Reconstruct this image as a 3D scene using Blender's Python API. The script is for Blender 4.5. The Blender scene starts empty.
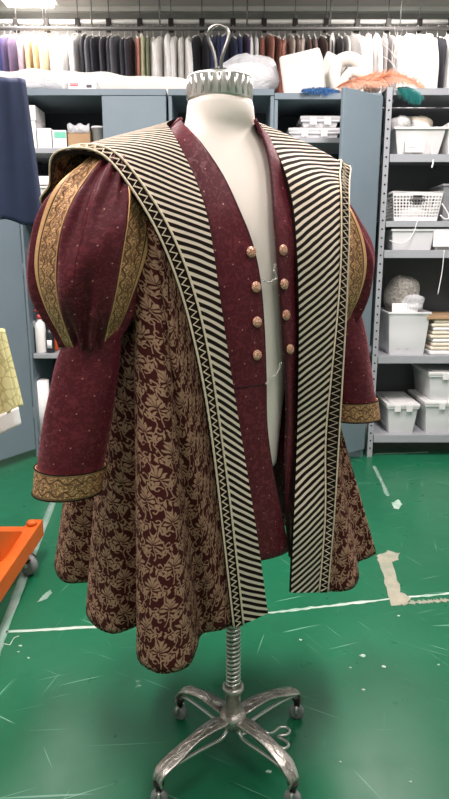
import bpy, bmesh, math, random
from mathutils import Vector, Matrix
random.seed(7)
sc = bpy.context.scene
C = sc.collection

# ---------------------------------------------------------------- camera, light, exposure
H, PITCH, F = 1.27, math.radians(13.2), 622.0      # camera height (m), tilt down, focal length in pixels of 449x799
cam_d = bpy.data.cameras.new('camera'); cam = bpy.data.objects.new('camera', cam_d); C.objects.link(cam)
cam.location = (0, 0, H); cam.rotation_euler = (math.pi/2 - PITCH, 0, 0)
cam_d.sensor_fit = 'VERTICAL'; cam_d.sensor_height = 36; cam_d.lens = F/799*36; cam_d.clip_start = .02
sc.camera = cam
w = bpy.data.worlds.new('world'); sc.world = w; w.use_nodes = True
w.node_tree.nodes['Background'].inputs[0].default_value = (.9, .95, 1, 1)
w.node_tree.nodes['Background'].inputs[1].default_value = .25
sc.view_settings.view_transform = 'Standard'; sc.view_settings.look = 'None'
sc.view_settings.gamma = 1; sc.view_settings.use_curve_mapping = False
sc.view_settings.exposure = 0.18
CEIL = 3.2
# fluorescent fixtures on the ceiling: (x, y, length along x, length along y, watts)
FIXTURES = [(-1.5, 4.8, .36, 1.2, 20), (1.3, 4.4, .36, 1.2, 18), (-1.15, 2.1, .3, 1.2, 84), (1.0, 2.25, .3, 1.2, 86),
            (-1.1, .1, .3, 1.2, 30), (.9, .1, .3, 1.2, 18), (0, -2.2, 1.2, .3, 20)]
def area(x, y, z, sx, sy, e):
    l = bpy.data.lights.new('fluorescent_light', 'AREA'); l.shape = 'RECTANGLE'; l.size = sx; l.size_y = sy; l.energy = e
    l.color = (1, .885, .89)
    o = bpy.data.objects.new('fluorescent_light', l); C.objects.link(o); o.location = (x, y, z); return o
for fx in FIXTURES: area(fx[0], fx[1], CEIL - .075, fx[2], fx[3], fx[4])

# ---------------------------------------------------------------- geometry helpers
SP, CP = math.sin(PITCH), math.cos(PITCH)
def ray(px, py):
    a, b = (px - 224.5)/F, (399.5 - py)/F
    return Vector((a, CP + b*SP, -SP + b*CP))
CAM = Vector((0, 0, H))
def atY(px, py, Y): r = ray(px, py); return CAM + r*(Y/r.y)
def atZ(px, py, z): r = ray(px, py); return CAM + r*((z - H)/r.z)
def zY(py, Y): return atY(224.5, py, Y).z
def xY(px, py, Y): return atY(px, py, Y).x
# frame of the clothes form: it faces to the right of the camera
AX, AY, ROT = -.01, 1.38, math.radians(35)
SU, SV = Vector((math.cos(ROT), math.sin(ROT), 0)), Vector((math.sin(ROT), -math.cos(ROT), 0))
def loc(u, v, z): return Vector((AX, AY, z)) + SU*u + SV*v
def uvz(p): q = p - Vector((AX, AY, 0)); return q.dot(SU), q.dot(SV), p.z
def atV(px, py, v):
    r = ray(px, py); k = SV.dot(r); c0 = SV.dot(CAM - Vector((AX, AY, 0)))
    return CAM + r*((v - c0)/k)
def onF(px, py, fn):          # first point where the view ray meets v = fn(u, z)
    r = ray(px, py); t0 = .7; last = None; t = t0
    while t < 2.4:
        p = CAM + r*t; u, v, z = uvz(p); g = v - fn(u, z)
        if g <= 0 and last is not None:
            a, b = last, t
            for _ in range(25):
                m = (a + b)/2; p = CAM + r*m; u, v, z = uvz(p)
                if v - fn(u, z) > 0: a = m
                else: b = m
            return CAM + r*a
        last = t; t += .01
    return atV(px, py, .05)
def lerp_t(tab, x):
    if x <= tab[0][0]: return tab[0][1]
    for (a, b), (c, d) in zip(tab, tab[1:]):
        if x <= c:
            k = (x - a)/(c - a); return b + (d - b)*k
    return tab[-1][1]
def cr(p0, p1, p2, p3, t):
    return .5*((2*p1) + (p2 - p0)*t + (2*p0 - 5*p1 + 4*p2 - p3)*t*t + (3*p1 - p0 - 3*p2 + p3)*t*t*t)
def spline(pts, x):            # x in 0..1 over the list, Catmull-Rom
    n = len(pts) - 1; x = min(max(x, 0), 1)*n; i = min(int(x), n - 1); t = x - i
    p = lambda k: pts[k] if 0 <= k <= n else (2*pts[0] - pts[1] if k < 0 else 2*pts[n] - pts[n-1])
    return cr(p(i-1), p(i), p(i+1), p(i+2), t)
def resample(pts, n, closed=False):
    q = pts + [pts[0]] if closed else pts
    return [spline([Vector(a) for a in q], k/(n-1)) for k in range(n)]

class MB:
    def __init__(s): s.v = []; s.f = []; s.uv = {}; s.sm = []
    def add(s, vs, fs, smooth=False, uvs=None):
        o = len(s.v); s.v += [Vector(p) for p in vs]
        for i, f in enumerate(fs):
            if uvs is not None: s.uv[len(s.f)] = [uvs[k] for k in f]
            s.f.append([k + o for k in f]); s.sm.append(smooth)
        return s
    def box(s, x0, x1, y0, y1, z0, z1, M=None):
        vs = [Vector((x, y, z)) for x in (x0, x1) for y in (y0, y1) for z in (z0, z1)]
        if M: vs = [M @ p for p in vs]
        return s.add(vs, [(0,1,3,2),(4,6,7,5),(0,4,5,1),(2,3,7,6),(0,2,6,4),(1,5,7,3)])
    def rings(s, R, closed=True, cap=True, smooth=True, loop=False):
        n = len(R[0]); vs = [p for r in R for p in r]; fs = []
        m = len(R)
        for i in range(m if loop else m - 1):
            j2 = (i+1) % m
            for j in range(n if closed else n - 1):
                k = (j+1) % n; fs.append((i*n+j, i*n+k, j2*n+k, j2*n+j))
        s.add(vs, fs, smooth)
        if cap and not loop:
            o = len(s.v) - len(vs)
            s.f.append([o + k for k in range(n)][::-1]); s.sm.append(False)
            s.f.append([o + (m-1)*n + k for k in range(n)]); s.sm.append(False)
        return s
    def tube(s, path, r, seg=8, closed=False, flat=None):
        P = [Vector(p) for p in path]; n = len(P); R = []
        prev = None
        for i in range(n):
            a = P[(i-1) % n] if (closed or i > 0) else P[i]; b = P[(i+1) % n] if (closed or i < n-1) else P[i]
            T = (b - a)
            if T.length < 1e-9: T = Vector((0, 0, 1))
            T.normalize()
            if prev is None:
                N = T.cross(Vector((0, 0, 1)));
                if N.length < 1e-3: N = T.cross(Vector((1, 0, 0)))
            else:
                N = prev - T*prev.dot(T)
                if N.length < 1e-6: N = T.orthogonal()
            N.normalize(); prev = N; B = T.cross(N)
            rr = r(i/(n-1)) if callable(r) else r
            R.append([P[i] + N*(math.cos(2*math.pi*k/seg)*rr) + B*(math.sin(2*math.pi*k/seg)*rr*(flat or 1)) for k in range(seg)])
        return s.rings(R, loop=closed)
    def lathe(s, prof, c, seg=24, cap=True, M=None, sx=1, sy=1):
        c = Vector(c); R = []
        for (r, z) in prof:
            ring = [Vector((r*sx*math.cos(2*math.pi*k/seg), r*sy*math.sin(2*math.pi*k/seg), z)) for k in range(seg)]
            R.append([c + (M @ p if M else p) for p in ring])
        return s.rings(R, cap=cap)
    def grid(s, P, uv=None, smooth=True):
        n, m = len(P), len(P[0]); vs = [p for r in P for p in r]
        uvs = [q for r in uv for q in r] if uv else None
        fs = [(i*m+j, i*m+j+1, (i+1)*m+j+1, (i+1)*m+j) for i in range(n-1) for j in range(m-1)]
        return s.add(vs, fs, smooth, uvs)
    def build(s, name, mat, parent=None, bevel=0, solid=0, sub=0, recalc=True, smooth=None, label=None, cat=None, group=None, kind=None, offs=0):
        root = ORG.get(parent.name) if parent else None
        if root is None:
            if parent: root = Vector((0,0,0))
            else:
                xs = [p.x for p in s.v]; ys = [p.y for p in s.v]; zs = [p.z for p in s.v]
                root = Vector(((min(xs)+max(xs))/2, (min(ys)+max(ys))/2, min(zs)))
        me = bpy.data.meshes.new(name)
        me.from_pydata([p - root for p in s.v], [], s.f)
        me.polygons.foreach_set('use_smooth', [True]*len(s.f) if smooth else s.sm)
        if s.uv:
            l = me.uv_layers.new(name='UVMap')
            for pi, p in enumerate(me.polygons):
                q = s.uv.get(pi)
                if q:
                    for k, li in enumerate(p.loop_indices): l.data[li].uv = q[k]
        if recalc:
            bm = bmesh.new(); bm.from_mesh(me); bmesh.ops.recalc_face_normals(bm, faces=bm.faces); bm.to_mesh(me); bm.free()
        me.materials.append(M[mat] if isinstance(mat, str) else mat)
        o = bpy.data.objects.new(name, me); C.objects.link(o)
        if parent: o.parent = parent; ORG[o.name] = root
        else: o.location = root; ORG[o.name] = root
        if solid:
            m = o.modifiers.new('thickness', 'SOLIDIFY'); m.thickness = solid; m.offset = offs; m.use_even_offset = False
        if sub:
            m = o.modifiers.new('subdivision', 'SUBSURF'); m.levels = sub; m.render_levels = sub
        if bevel:
            m = o.modifiers.new('bevel', 'BEVEL'); m.width = bevel; m.segments = 2; m.limit_method = 'ANGLE'; m.harden_normals = False
        tag(o, label, cat, group, kind)
        return o
ORG = {}
def tag(o, label=None, cat=None, group=None, kind=None):
    if label: o['label'] = label
    if cat: o['category'] = cat
    if group: o['group'] = group
    if kind: o['kind'] = kind
    return o
def thing(name, p, label, cat, group=None, kind=None):
    o = bpy.data.objects.new(name, None); C.objects.link(o); o.location = p; o.empty_display_size = .05
    ORG[o.name] = Vector(p); return tag(o, label, cat, group, kind)
def bx(name, x0, x1, y0, y1, z0, z1, mat, parent=None, bevel=.002, **k):
    return MB().box(x0, x1, y0, y1, z0, z1).build(name, mat, parent, bevel=bevel, **k)

# ---------------------------------------------------------------- materials
M = {}
def lin(c):
    return tuple(((v/255)/12.92 if v/255 <= .04045 else ((v/255 + .055)/1.055)**2.4) for v in c) + (1,)
class E:                                      # arithmetic on node sockets
    nt = None
    def __init__(s, k): s.k = k
    @staticmethod
    def op(o, *a):
        n = E.nt.nodes.new('ShaderNodeMath'); n.operation = o
        for i, x in enumerate(a):
            if isinstance(x, E): E.nt.links.new(x.k, n.inputs[i])
            else: n.inputs[i].default_value = x
        return E(n.outputs[0])
    def __add__(s, b): return E.op('ADD', s, b)
    __radd__ = __add__
    def __sub__(s, b): return E.op('SUBTRACT', s, b)
    def __rsub__(s, b): return E.op('SUBTRACT', b, s)
    def __mul__(s, b): return E.op('MULTIPLY', s, b)
    __rmul__ = __mul__
    def __truediv__(s, b): return E.op('DIVIDE', s, b)
    def __lt__(s, b): return E.op('LESS_THAN', s, b)
    def __gt__(s, b): return E.op('GREATER_THAN', s, b)
def esin(a): return E.op('SINE', a)
def ecos(a): return E.op('COSINE', a)
def eabs(a): return E.op('ABSOLUTE', a)
def efr(a): return E.op('FRACT', a)
def emax(*a):
    r = a[0]
    for b in a[1:]: r = E.op('MAXIMUM', r, b)
    return r
def emin(a, b): return E.op('MINIMUM', a, b)
def esqrt(a): return E.op('SQRT', a)
def eatan2(a, b): return E.op('ARCTAN2', a, b)
def soft(d, wdt):                            # 1 where d < 0, with a soft edge
    n = E.nt.nodes.new('ShaderNodeMapRange'); n.inputs['From Min'].default_value = wdt; n.inputs['From Max'].default_value = -wdt
    E.nt.links.new(d.k, n.inputs['Value']); return E(n.outputs[0])
def new_mat(name, col=(128,128,128), rough=.6, metal=0, spec=.5, sheen=0, trans=0, alpha=1, ior=1.45, emit=0):
    m = bpy.data.materials.new(name); m.use_nodes = True; b = m.node_tree.nodes['Principled BSDF']
    b.inputs['Base Color'].default_value = lin(col); b.inputs['Roughness'].default_value = rough; b.inputs['Metallic'].default_value = metal
    b.inputs['Specular IOR Level'].default_value = spec; b.inputs['IOR'].default_value = ior
    if sheen: b.inputs['Sheen Weight'].default_value = sheen; b.inputs['Sheen Roughness'].default_value = .4
    b.inputs['Transmission Weight'].default_value = trans; b.inputs['Alpha'].default_value = alpha
    if emit: b.inputs['Emission Color'].default_value = lin(col); b.inputs['Emission Strength'].default_value = emit
    M[name] = m; E.nt = m.node_tree
    return m, m.node_tree, b
def node(t, **k):
    n = E.nt.nodes.new(t)
    for a, v in k.items(): setattr(n, a, v)
    return n
def coords(kind='Object', scale=(1,1,1)):
    t = node('ShaderNodeTexCoord'); mp = node('ShaderNodeMapping'); mp.inputs['Scale'].default_value = scale
    E.nt.links.new(t.outputs[kind], mp.inputs[0]); return mp.outputs[0]
def noise(vec, scale, detail=3, rough=.5, dist=0):
    n = node('ShaderNodeTexNoise'); n.inputs['Scale'].default_value = scale; n.inputs['Detail'].default_value = detail
    n.inputs['Roughness'].default_value = rough; n.inputs['Distortion'].default_value = dist
    if vec is not None: E.nt.links.new(vec, n.inputs['Vector'])
    return E(n.outputs[0])
def voro(vec, scale, feature='F1', rnd=1):
    n = node('ShaderNodeTexVoronoi'); n.feature = feature; n.inputs['Scale'].default_value = scale; n.inputs['Randomness'].default_value = rnd
    if vec is not None: E.nt.links.new(vec, n.inputs['Vector'])
    return E(n.outputs[0])
def ramp(e, stops):
    n = node('ShaderNodeValToRGB'); el = n.color_ramp.elements
    while len(el) < len(stops): el.new(.5)
    for x, (p, c) in zip(el, stops): x.position = p; x.color = lin(c) if len(c) == 3 else c
    E.nt.links.new(e.k, n.inputs[0]); return n.outputs[0]
def mixc(fac, a, b):
    n = node('ShaderNodeMix'); n.data_type = 'RGBA'
    L = E.nt.links.new
    if isinstance(fac, E): L(fac.k, n.inputs[0])
    else: n.inputs[0].default_value = fac
    for sk, x in ((n.inputs[6], a), (n.inputs[7], b)):
        if isinstance(x, tuple): sk.default_value = lin(x)
        else: L(x, sk)
    return n.outputs[2]
def bump(b, e, strength=.3, dist=.005):
    n = node('ShaderNodeBump'); n.inputs['Strength'].default_value = strength; n.inputs['Distance'].default_value = dist
    E.nt.links.new(e.k, n.inputs['Height']); E.nt.links.new(n.outputs[0], b.inputs['Normal'])
def setc(b, sock): E.nt.links.new(sock, b.inputs['Base Color'])
def varied(name, col, col2, scale=8, rough=.6, bstr=.15, bscale=120, **k):   # two-tone noise colour with fine relief
    m, nt, b = new_mat(name, col, rough, **k)
    c = coords(); setc(b, mixc(soft(.5 - noise(c, scale, 4), .25), col, col2)); bump(b, noise(c, bscale, 2), bstr, .002)
    return m
# brocade: dark rust ground with tan palmettes, spiral curls and leafy vines, in metres of cloth
def brocade(name, ground, tan):
    m, nt, b = new_mat(name, ground, .85, spec=.2)
    t = node('ShaderNodeTexCoord'); sp = node('ShaderNodeSeparateXYZ'); nt.links.new(t.outputs['UV'], sp.inputs[0])
    n1 = noise(t.outputs['UV'], 45, 1); n2 = noise(coords('UV', (-1, 1.3, 1)), 42, 1)
    U = E(sp.outputs[0]) + (n1 - .5)*.014; V = E(sp.outputs[1]) + (n2 - .5)*.014
    W, Hh = .088, .106
    U = U*1.1; V = V*1.1
    parts = []
    def lobe(x, y, cx, cy, ang, L, wd):           # teardrop leaf growing from (cx, cy), ang turned from upright
        dx, dy = x - cx, y - cy; c, s = math.cos(ang), math.sin(ang)
        al = dx*s + dy*c; ds = eabs(dx*c - dy*s)
        tt = E.op('POWER', emin(emax(al/L, 0.0), 1.0), 1.6)
        return soft(ds - esin(tt*math.pi)*wd - .0004, .0006)*(al > 0)*(al < L)
    def curl(x, y, R0, k, tk, s):                 # spiral
        r = esqrt(x*x + y*y); ph = eatan2(y, x*s)
        return soft(eabs(r - (ph*k + R0)) - tk, .0007)
    for off in (0, .5):
        x = (efr(U/W + off) - .5)*W; y = (efr(V/Hh + off) - .5)*(-Hh); ax = eabs(x)
        for leaf in ((0, .004, 0, .024, .0034), (.001, .003, .52, .022, .003), (.002, .001, 1.05, .02, .0029), (.002, -.003, 1.6, .018, .0027), (.002, -.008, 2.15, .014, .0023),
                     (.012, -.018, .9, .018, .003), (.012, -.02, 1.7, .014, .0026), (.02, .03, -.5, .016, .003), (.022, .028, .3, .018, .0028), (.035, -.02, 2.6, .016, .0028), (.036, -.018, .2, .016, .0028)):
            parts.append(lobe(ax, y, *leaf))
        parts.append(curl(ax - .012, y + .026, .0058, .0013, .0015, 1))
        parts.append(curl(ax - .031, y - .004, .0062, -.0013, .0015, -1))
        parts.append(soft(eabs(x - esin(y*60)*.003) - .0012, .0006)*(y < 0)*(y > -.042))
    vx = (efr(U/(W/2) + esin(V*(2*math.pi/Hh))*.25) - .5)*(W/2)
    parts.append(soft(eabs(vx) - .0014, .0006))
    mask = emax(*parts)
    thread = noise(coords('UV', (900, 300, 1)), 1, 2)
    col = mixc(mask*(thread*.5 + .62), ground, tan)
    setc(b, col); bump(b, mask + thread*.5, .35, .0012)
    return m
brocade('brocade', (68, 27, 25), (176, 140, 114))
brocade('brocade_lining', (58, 40, 33), (138, 112, 90))

# striped facing: cream and black bands running slantwise across
m, nt, b = new_mat('stripe', (220, 210, 190), .85, spec=.15)
t = node('ShaderNodeTexCoord'); sp = node('ShaderNodeSeparateXYZ'); nt.links.new(t.outputs['UV'], sp.inputs[0])
q = efr((E(sp.outputs[1]) - E(sp.outputs[0])*.6 + (noise(t.outputs['UV'], 18, 1) - .5)*.005)/.0176)
msk = soft(eabs(q - .5) - .28, .04)
th = noise(coords('UV', (700, 700, 1)), 1, 2)
setc(b, mixc(msk, mixc(th, (204, 188, 168), (240, 226, 206)), (30, 20, 16))); bump(b, msk*-.6 + th*.5, .3, .001)

# burgundy velvet-like damask with small pale dots
def burgundy(name, c1, c2, dots=.052):
    m, nt, b = new_mat(name, c1, .5, sheen=.14, spec=.4); b.inputs['Sheen Tint'].default_value = lin((255, 150, 160))
    t = node('ShaderNodeTexCoord'); sp = node('ShaderNodeSeparateXYZ'); nt.links.new(t.outputs['UV'], sp.inputs[0])
    U, V = E(sp.outputs[0]), E(sp.outputs[1])
    dd = []
    for off in (0, .5):
        x = (efr(U/dots + off) - .5)*dots; y = (efr(V/(dots*1.35) + off) - .5)*(dots*1.35)
        dd.append(soft(esqrt(x*x + y*y) - .0013, .0005))
    dot = emax(*dd)
    fig = noise(t.outputs['UV'], 85, 3, .55, 1.2); big = noise(t.outputs['UV'], 9, 2)
    f = soft(.54 - fig, .04)
    c = mixc(f*(big*.9), c1, c2)
    setc(b, mixc(dot*.8, c, (206, 160, 136)))
    rr = .62 - f*.2; nt.links.new(rr.k, b.inputs['Roughness'])
    bump(b, fig + dot*.6, .25, .0015)
burgundy('burgundy', (84, 20, 32), (124, 50, 60))
new_mat('burgundy_dark', (58, 14, 25), .7)

# gold brocade ribbon: dark leaf figure on metal thread, thin pale edge lines (u = 0..1 across)
m, nt, b = new_mat('gold_band', (190, 145, 80), .36, metal=.2)
t = node('ShaderNodeTexCoord'); sp = node('ShaderNodeSeparateXYZ'); nt.links.new(t.outputs['UV'], sp.inputs[0])
U, V = E(sp.outputs[0]), E(sp.outputs[1])
cx = eabs(U - .5); y = efr(V*.62)
r = esqrt(cx*cx*5 + (y - .5)*(y - .5)*2.2); th = eatan2(cx*2.2, y - .5)
leaf = soft(eabs(r - .27 - ecos(th*6)*.15) - .06, .03)
wv = soft(eabs(cx - .24 - esin(V*9.8)*.09) - .04, .02)
vo = soft(voro(coords('UV', (4.4, 4.4, 1)), 1.7, 'DISTANCE_TO_EDGE') - .09, .05)
fl = soft(.52 - noise(coords('UV', (5, 5, 1)), 1.3, 2, .5, 1.5), .04)
dark = emin(emax(leaf, wv, vo*.7, fl*.85), 1.0)*(cx < .41)
edge = soft(eabs(cx - .43) - .012, .008)
c = mixc(noise(t.outputs['UV'], 14, 3), (226, 160, 102), (255, 214, 160))
c = mixc(dark*.92, c, (72, 32, 20)); c = mixc(edge, c, (48, 26, 20)); setc(b, c)
rg = .34 + dark*.3; nt.links.new(rg.k, b.inputs['Roughness']); bump(b, 1 - dark, .4, .0015)

new_mat('piping', (226, 210, 182), .55, sheen=.1); new_mat('trim_black', (32, 22, 18), .85, spec=.15)
varied('form_canvas', (246, 236, 226), (240, 228, 216), 6, .75, .1, 300)
# polished cast metal
m, nt, b = new_mat('cast_metal', (176, 172, 164), .3, metal=.85)
c = coords(); nz = noise(c, 45, 4, .6, 1.5); setc(b, mixc(soft(.5 - nz, .2), (226, 220, 212), (150, 144, 136))); bump(b, nz, .6, .004)
rr = nz*.35 + .16; nt.links.new(rr.k, b.inputs['Roughness'])
new_mat('steel', (222, 219, 213), .28, metal=.85); new_mat('wire_steel', (150, 148, 144), .3, metal=1); new_mat('dark_metal', (58, 56, 54), .4, metal=.8)
new_mat('button_gold', (236, 190, 160), .3, metal=.25)
m, nt, b = M['button_gold'], M['button_gold'].node_tree, M['button_gold'].node_tree.nodes['Principled BSDF']; E.nt = nt
v = voro(coords('Object', (1,1,1)), 420); setc(b, mixc(soft(v - .35, .2), (196, 132, 100), (255, 236, 212))); bump(b, v, .6, .002)

# green painted concrete floor
m, nt, b = new_mat('floor_paint', (24, 112, 78), .3, spec=.5)
c = coords(); 
n1 = noise(c, 1.1, 5, .6); n2 = noise(c, 9, 5, .65); n3 = noise(c, 60, 3)
col = mixc(soft(.5 - n1, .2), (19, 86, 58), (28, 105, 72)); col = mixc(soft(.6 - n2, .12)*.35, col, (20, 82, 56))
for (ang, sx_, sy_, thr, st) in ((.35, 2.2, 80, .735, .5), (-.5, 2.6, 100, .735, .5), (1.3, 2.4, 90, .735, .45), (2.1, 3.5, 120, .735, .4), (.05, 1.6, 70, .74, .4)):
    tc = node('ShaderNodeTexCoord'); mp = node('ShaderNodeMapping'); mp.vector_type = 'TEXTURE'; mp.inputs['Rotation'].default_value = (0, 0, ang); mp.inputs['Scale'].default_value = (1/sx_, 1/sy_, 1)
    nt.links.new(tc.outputs['Object'], mp.inputs[0])
    col = mixc(soft(thr - noise(mp.outputs[0], 1, 2, .5), .02)*st, col, (140, 190, 168))
sm = voro(c, 3.2); sc1 = soft(sm - .028, .006); col = mixc(sc1*.8, col, (196, 206, 196))
col = mixc(soft(.7 - noise(c, 3.3, 8, .75), .02)*.6, col, (158, 188, 172))
setc(b, col); rr = n2*.22 + .2; nt.links.new(rr.k, b.inputs['Roughness']); bump(b, n3*.4 + n2, .08, .004)
# worn paint: pale concrete through broken edges
varied('worn_patch', (164, 157, 138), (128, 138, 120), 25, .6, .2, 150)
varied('line_paint', (206, 212, 202), (130, 170, 148), 14, .5, .1, 90)
varied('line_grey', (150, 166, 156), (96, 140, 120), 10, .5, .1, 90)

def steel_paint(name, c1, c2, rough=.42):
    m, nt, b = new_mat(name, c1, rough, spec=.45)
    c = coords(); setc(b, mixc(soft(.5 - noise(c, 2.2, 5, .6), .3), c1, c2)); bump(b, noise(c, 160, 2), .04, .002)
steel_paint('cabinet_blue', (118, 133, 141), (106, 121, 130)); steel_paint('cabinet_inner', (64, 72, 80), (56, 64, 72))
steel_paint('shelf_grey', (160, 164, 168), (146, 150, 154)); steel_paint('shelf_dark', (104, 106, 110), (92, 94, 98))
new_mat('rail_grey', (120, 120, 118), .45, metal=.4)
new_mat('hole_black', (20, 20, 22), .8)
varied('wall_paint', (164, 164, 160), (156, 156, 152), 2, .8, .1, 60)
varied('ceiling_paint', (232, 231, 224), (224, 223, 216), 2, .85, .1, 60)
varied('side_wall', (190, 192, 190), (178, 180, 178), 1, .85, .1, 40)
m, nt, b = new_mat('lamp_diffuser', (255, 252, 244), .5, emit=6)
new_mat('white_enamel', (236, 236, 232), .4)
varied('white_plastic', (230, 230, 228), (220, 220, 218), 8, .4, .05, 80)
varied('white_foam', (222, 219, 212), (212, 209, 202), 10, .85, .15, 220)
varied('paper_white', (240, 240, 238), (230, 230, 228), 9, .8, .05, 80)
varied('linen_cream', (232, 222, 204), (218, 206, 186), 12, .85, .2, 200)
varied('white_cloth', (238, 238, 236), (224, 224, 222), 14, .9, .3, 90)
varied('cardboard', (176, 146, 112), (158, 128, 96), 10, .85, .1, 120)
new_mat('box_green', (112, 190, 164), .6); new_mat('label_red', (206, 70, 76), .6); new_mat('ink', (88, 88, 94), .7)
new_mat('clear_plastic', (244, 245, 246), .2, alpha=.68)
m, nt, b = new_mat('film', (238, 241, 244), .22, alpha=.5)
bump(b, noise(coords(), 26, 4, .6, 1), .9, .02)
new_mat('bottle_white', (236, 234, 230), .35); new_mat('bottle_dark', (40, 42, 48), .3); new_mat('orange_plastic', (216, 92, 36), .4)
new_mat('red_plastic', (190, 74, 78), .45); new_mat('grey_plastic', (132, 134, 138), .45); new_mat('black_plastic', (30, 30, 33), .45)
varied('rack_orange', (222, 104, 34), (206, 90, 28), 12, .45, .1, 80)
new_mat('caster_grey', (120, 124, 122), .5)
m, nt, b = new_mat('wool_grey', (150, 146, 136), .95, sheen=.4); c = coords(); nz = noise(c, 60, 5, .7); setc(b, ramp(nz, [(.3, (92, 90, 82)), (.65, (186, 182, 172))])); bump(b, nz, 1, .02)
varied('blue_cloth', (36, 52, 84), (26, 38, 66), 7, .7, .3, 60, sheen=.2)
m, nt, b = new_mat('yellow_print', (216, 208, 140), .8)
c = coords('Object'); vo = voro(c, 28, 'DISTANCE_TO_EDGE'); setc(b, mixc(soft(vo - .05, .03)*.6, mixc(noise(c, 6, 2), (226, 220, 168), (212, 204, 140)), (160, 152, 96))); bump(b, noise(c, 40, 2), .2, .003)
new_mat('feather_orange', (255, 208, 180), .8, sheen=.3); new_mat('feather_teal', (30, 128, 124), .8, sheen=.3); new_mat('feather_blue', (52, 108, 166), .8, sheen=.3)
new_mat('feather_green', (74, 96, 84), .8); new_mat('quill', (200, 168, 130), .6)
varied('branch_white', (240, 238, 232), (214, 210, 204), 40, .8, .3, 200)
# ---------------------------------------------------------------- the room
WB = 5.62
def slab(name, x0, x1, y0, y1, z0, z1, mat): return bx(name, x0, x1, y0, y1, z0, z1, mat, bevel=0, kind='structure')
floor = slab('floor', -3.2, 3.2, -4, WB, -.1, 0, 'floor_paint')
slab('ceiling', -3.2, 3.2, -4, WB, CEIL, CEIL + .1, 'ceiling_paint')
slab('wall_back', -3.2, 3.2, WB, WB + .1, 0, CEIL, 'wall_paint')
slab('wall_left', -3.3, -3.2, -4, WB, 0, CEIL, 'side_wall'); slab('wall_right', 3.2, 3.3, -4, WB, 0, CEIL, 'side_wall')
slab('wall_front', -3.2, 3.2, -4.1, -4, 0, CEIL, 'side_wall')
slab('trim_1', -3.2, 3.2, WB - .05, WB, CEIL - .035, CEIL - .001, 'white_enamel')
for i, (x, y, sx, sy, e) in enumerate(FIXTURES):
    where = ['above the far clothes rail at left', 'above the far clothes rail at right', 'left of the dress form', 'right of the dress form',
             'near the camera at left', 'near the camera at right', 'behind the camera'][i]
    t = thing('ceiling_light', (x, y, CEIL - .07), 'white fluorescent ceiling light ' + where, 'light', 'fluorescent ceiling lights')
    m = MB(); m.box(x - sx/2 - .03, x + sx/2 + .03, y - sy/2 - .03, y + sy/2 + .03, CEIL - .045, CEIL - .0005); m.build('housing', 'white_enamel', t, bevel=.004)
    bx('diffuser', x - sx/2, x + sx/2, y - sy/2, y + sy/2, CEIL - .07, CEIL - .046, 'lamp_diffuser', t, bevel=.004)

# painted lines and worn paint on the floor
def strip(name, pts, wd, mat, jag=0, h=.0012):
    P = [atZ(a, b_, 0) for a, b_ in pts]; L = []; R = []
    out = []
    n = 40
    for k in range(n):
        x = k/(n-1)*(len(P)-1); i = min(int(x), len(P)-2); p = P[i].lerp(P[i+1], x - i)
        T = (P[i+1] - P[i]).normalized(); N = Vector((-T.y, T.x, 0))
        j1, j2 = random.uniform(-jag, jag), random.uniform(-jag, jag)
        out.append([p + N*(wd/2 + j1) + Vector((0,0,h)), p - N*(wd/2 + j2) + Vector((0,0,h))])
    return MB().grid(out).build(name, mat, floor, solid=.001, offs=-1, kind='structure')
strip('painted_line', [(6, 632), (95, 627), (180, 621), (267, 613)], .016, 'line_paint', .002)
strip('painted_line', [(268, 613), (330, 606), (400, 598), (470, 592)], .014, 'line_paint', .004)
strip('painted_line', [(395, 604), (449, 600)], .018, 'worn_patch', .008)
strip('painted_line', [(75, 450), (50, 510), (28, 565), (0, 640), (-10, 668)], .034, 'line_grey', .002)
strip('painted_line', [(374, 466), (380, 478), (388, 496)], .022, 'line_grey', .004)
def patch(name, pts, mat, jag=1.2, sub=4):
    q = []
    for (a, b_), (c_, d_) in zip(pts, pts[1:] + pts[:1]):
        for k in range(sub): q.append((a + (c_-a)*k/sub + random.uniform(-jag, jag), b_ + (d_-b_)*k/sub + random.uniform(-jag, jag)*.7))
    v = [atZ(a, b_, 0) for a, b_ in q]; n = len(v)
    mm = MB().add([p + Vector((0,0,.0018)) for p in v] + [p + Vector((0,0,.0002)) for p in v], [tuple(range(n))] + [(i, (i+1) % n, n+(i+1) % n, n+i) for i in range(n)])
    return mm.build(name, mat, floor, kind='structure')
patch('worn_patch', [(377, 556), (388, 551), (399, 553), (399, 560), (393, 563), (396, 578), (401, 592), (411, 598), (404, 605), (391, 606), (387, 593), (383, 574), (378, 562)], 'worn_patch')
patch('worn_patch', [(392, 503), (398, 500), (402, 504), (399, 510), (394, 508)], 'line_paint', .8)
patch('worn_patch', [(43, 596), (50, 590), (52, 594), (46, 600), (37, 602)], 'line_grey', .8)
for a, b_, s_ in ((383, 667, 2), (363, 690, 1.6), (438, 665, 1), (20, 646, 1.5), (28, 658, 1), (268, 772, 2.5), (398, 616, 1.2), (350, 668, 1), (340, 762, 1.2), (18, 652, 1), (362, 656, 2.4), (410, 782, 1.1), (300, 640, 1.3)):
    patch('paint_chip', [(a - s_, b_), (a, b_ - s_*.6), (a + s_*1.6, b_ - s_*.2), (a + s_, b_ + s_*.7)], 'line_paint', .5, 2)
strip('painted_line', [(4, 644), (10, 645), (14, 638), (19, 636)], .003, 'line_paint', .0006)
strip('painted_line', [(372, 454), (400, 453), (428, 452)], .02, 'line_grey', .006)

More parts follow.
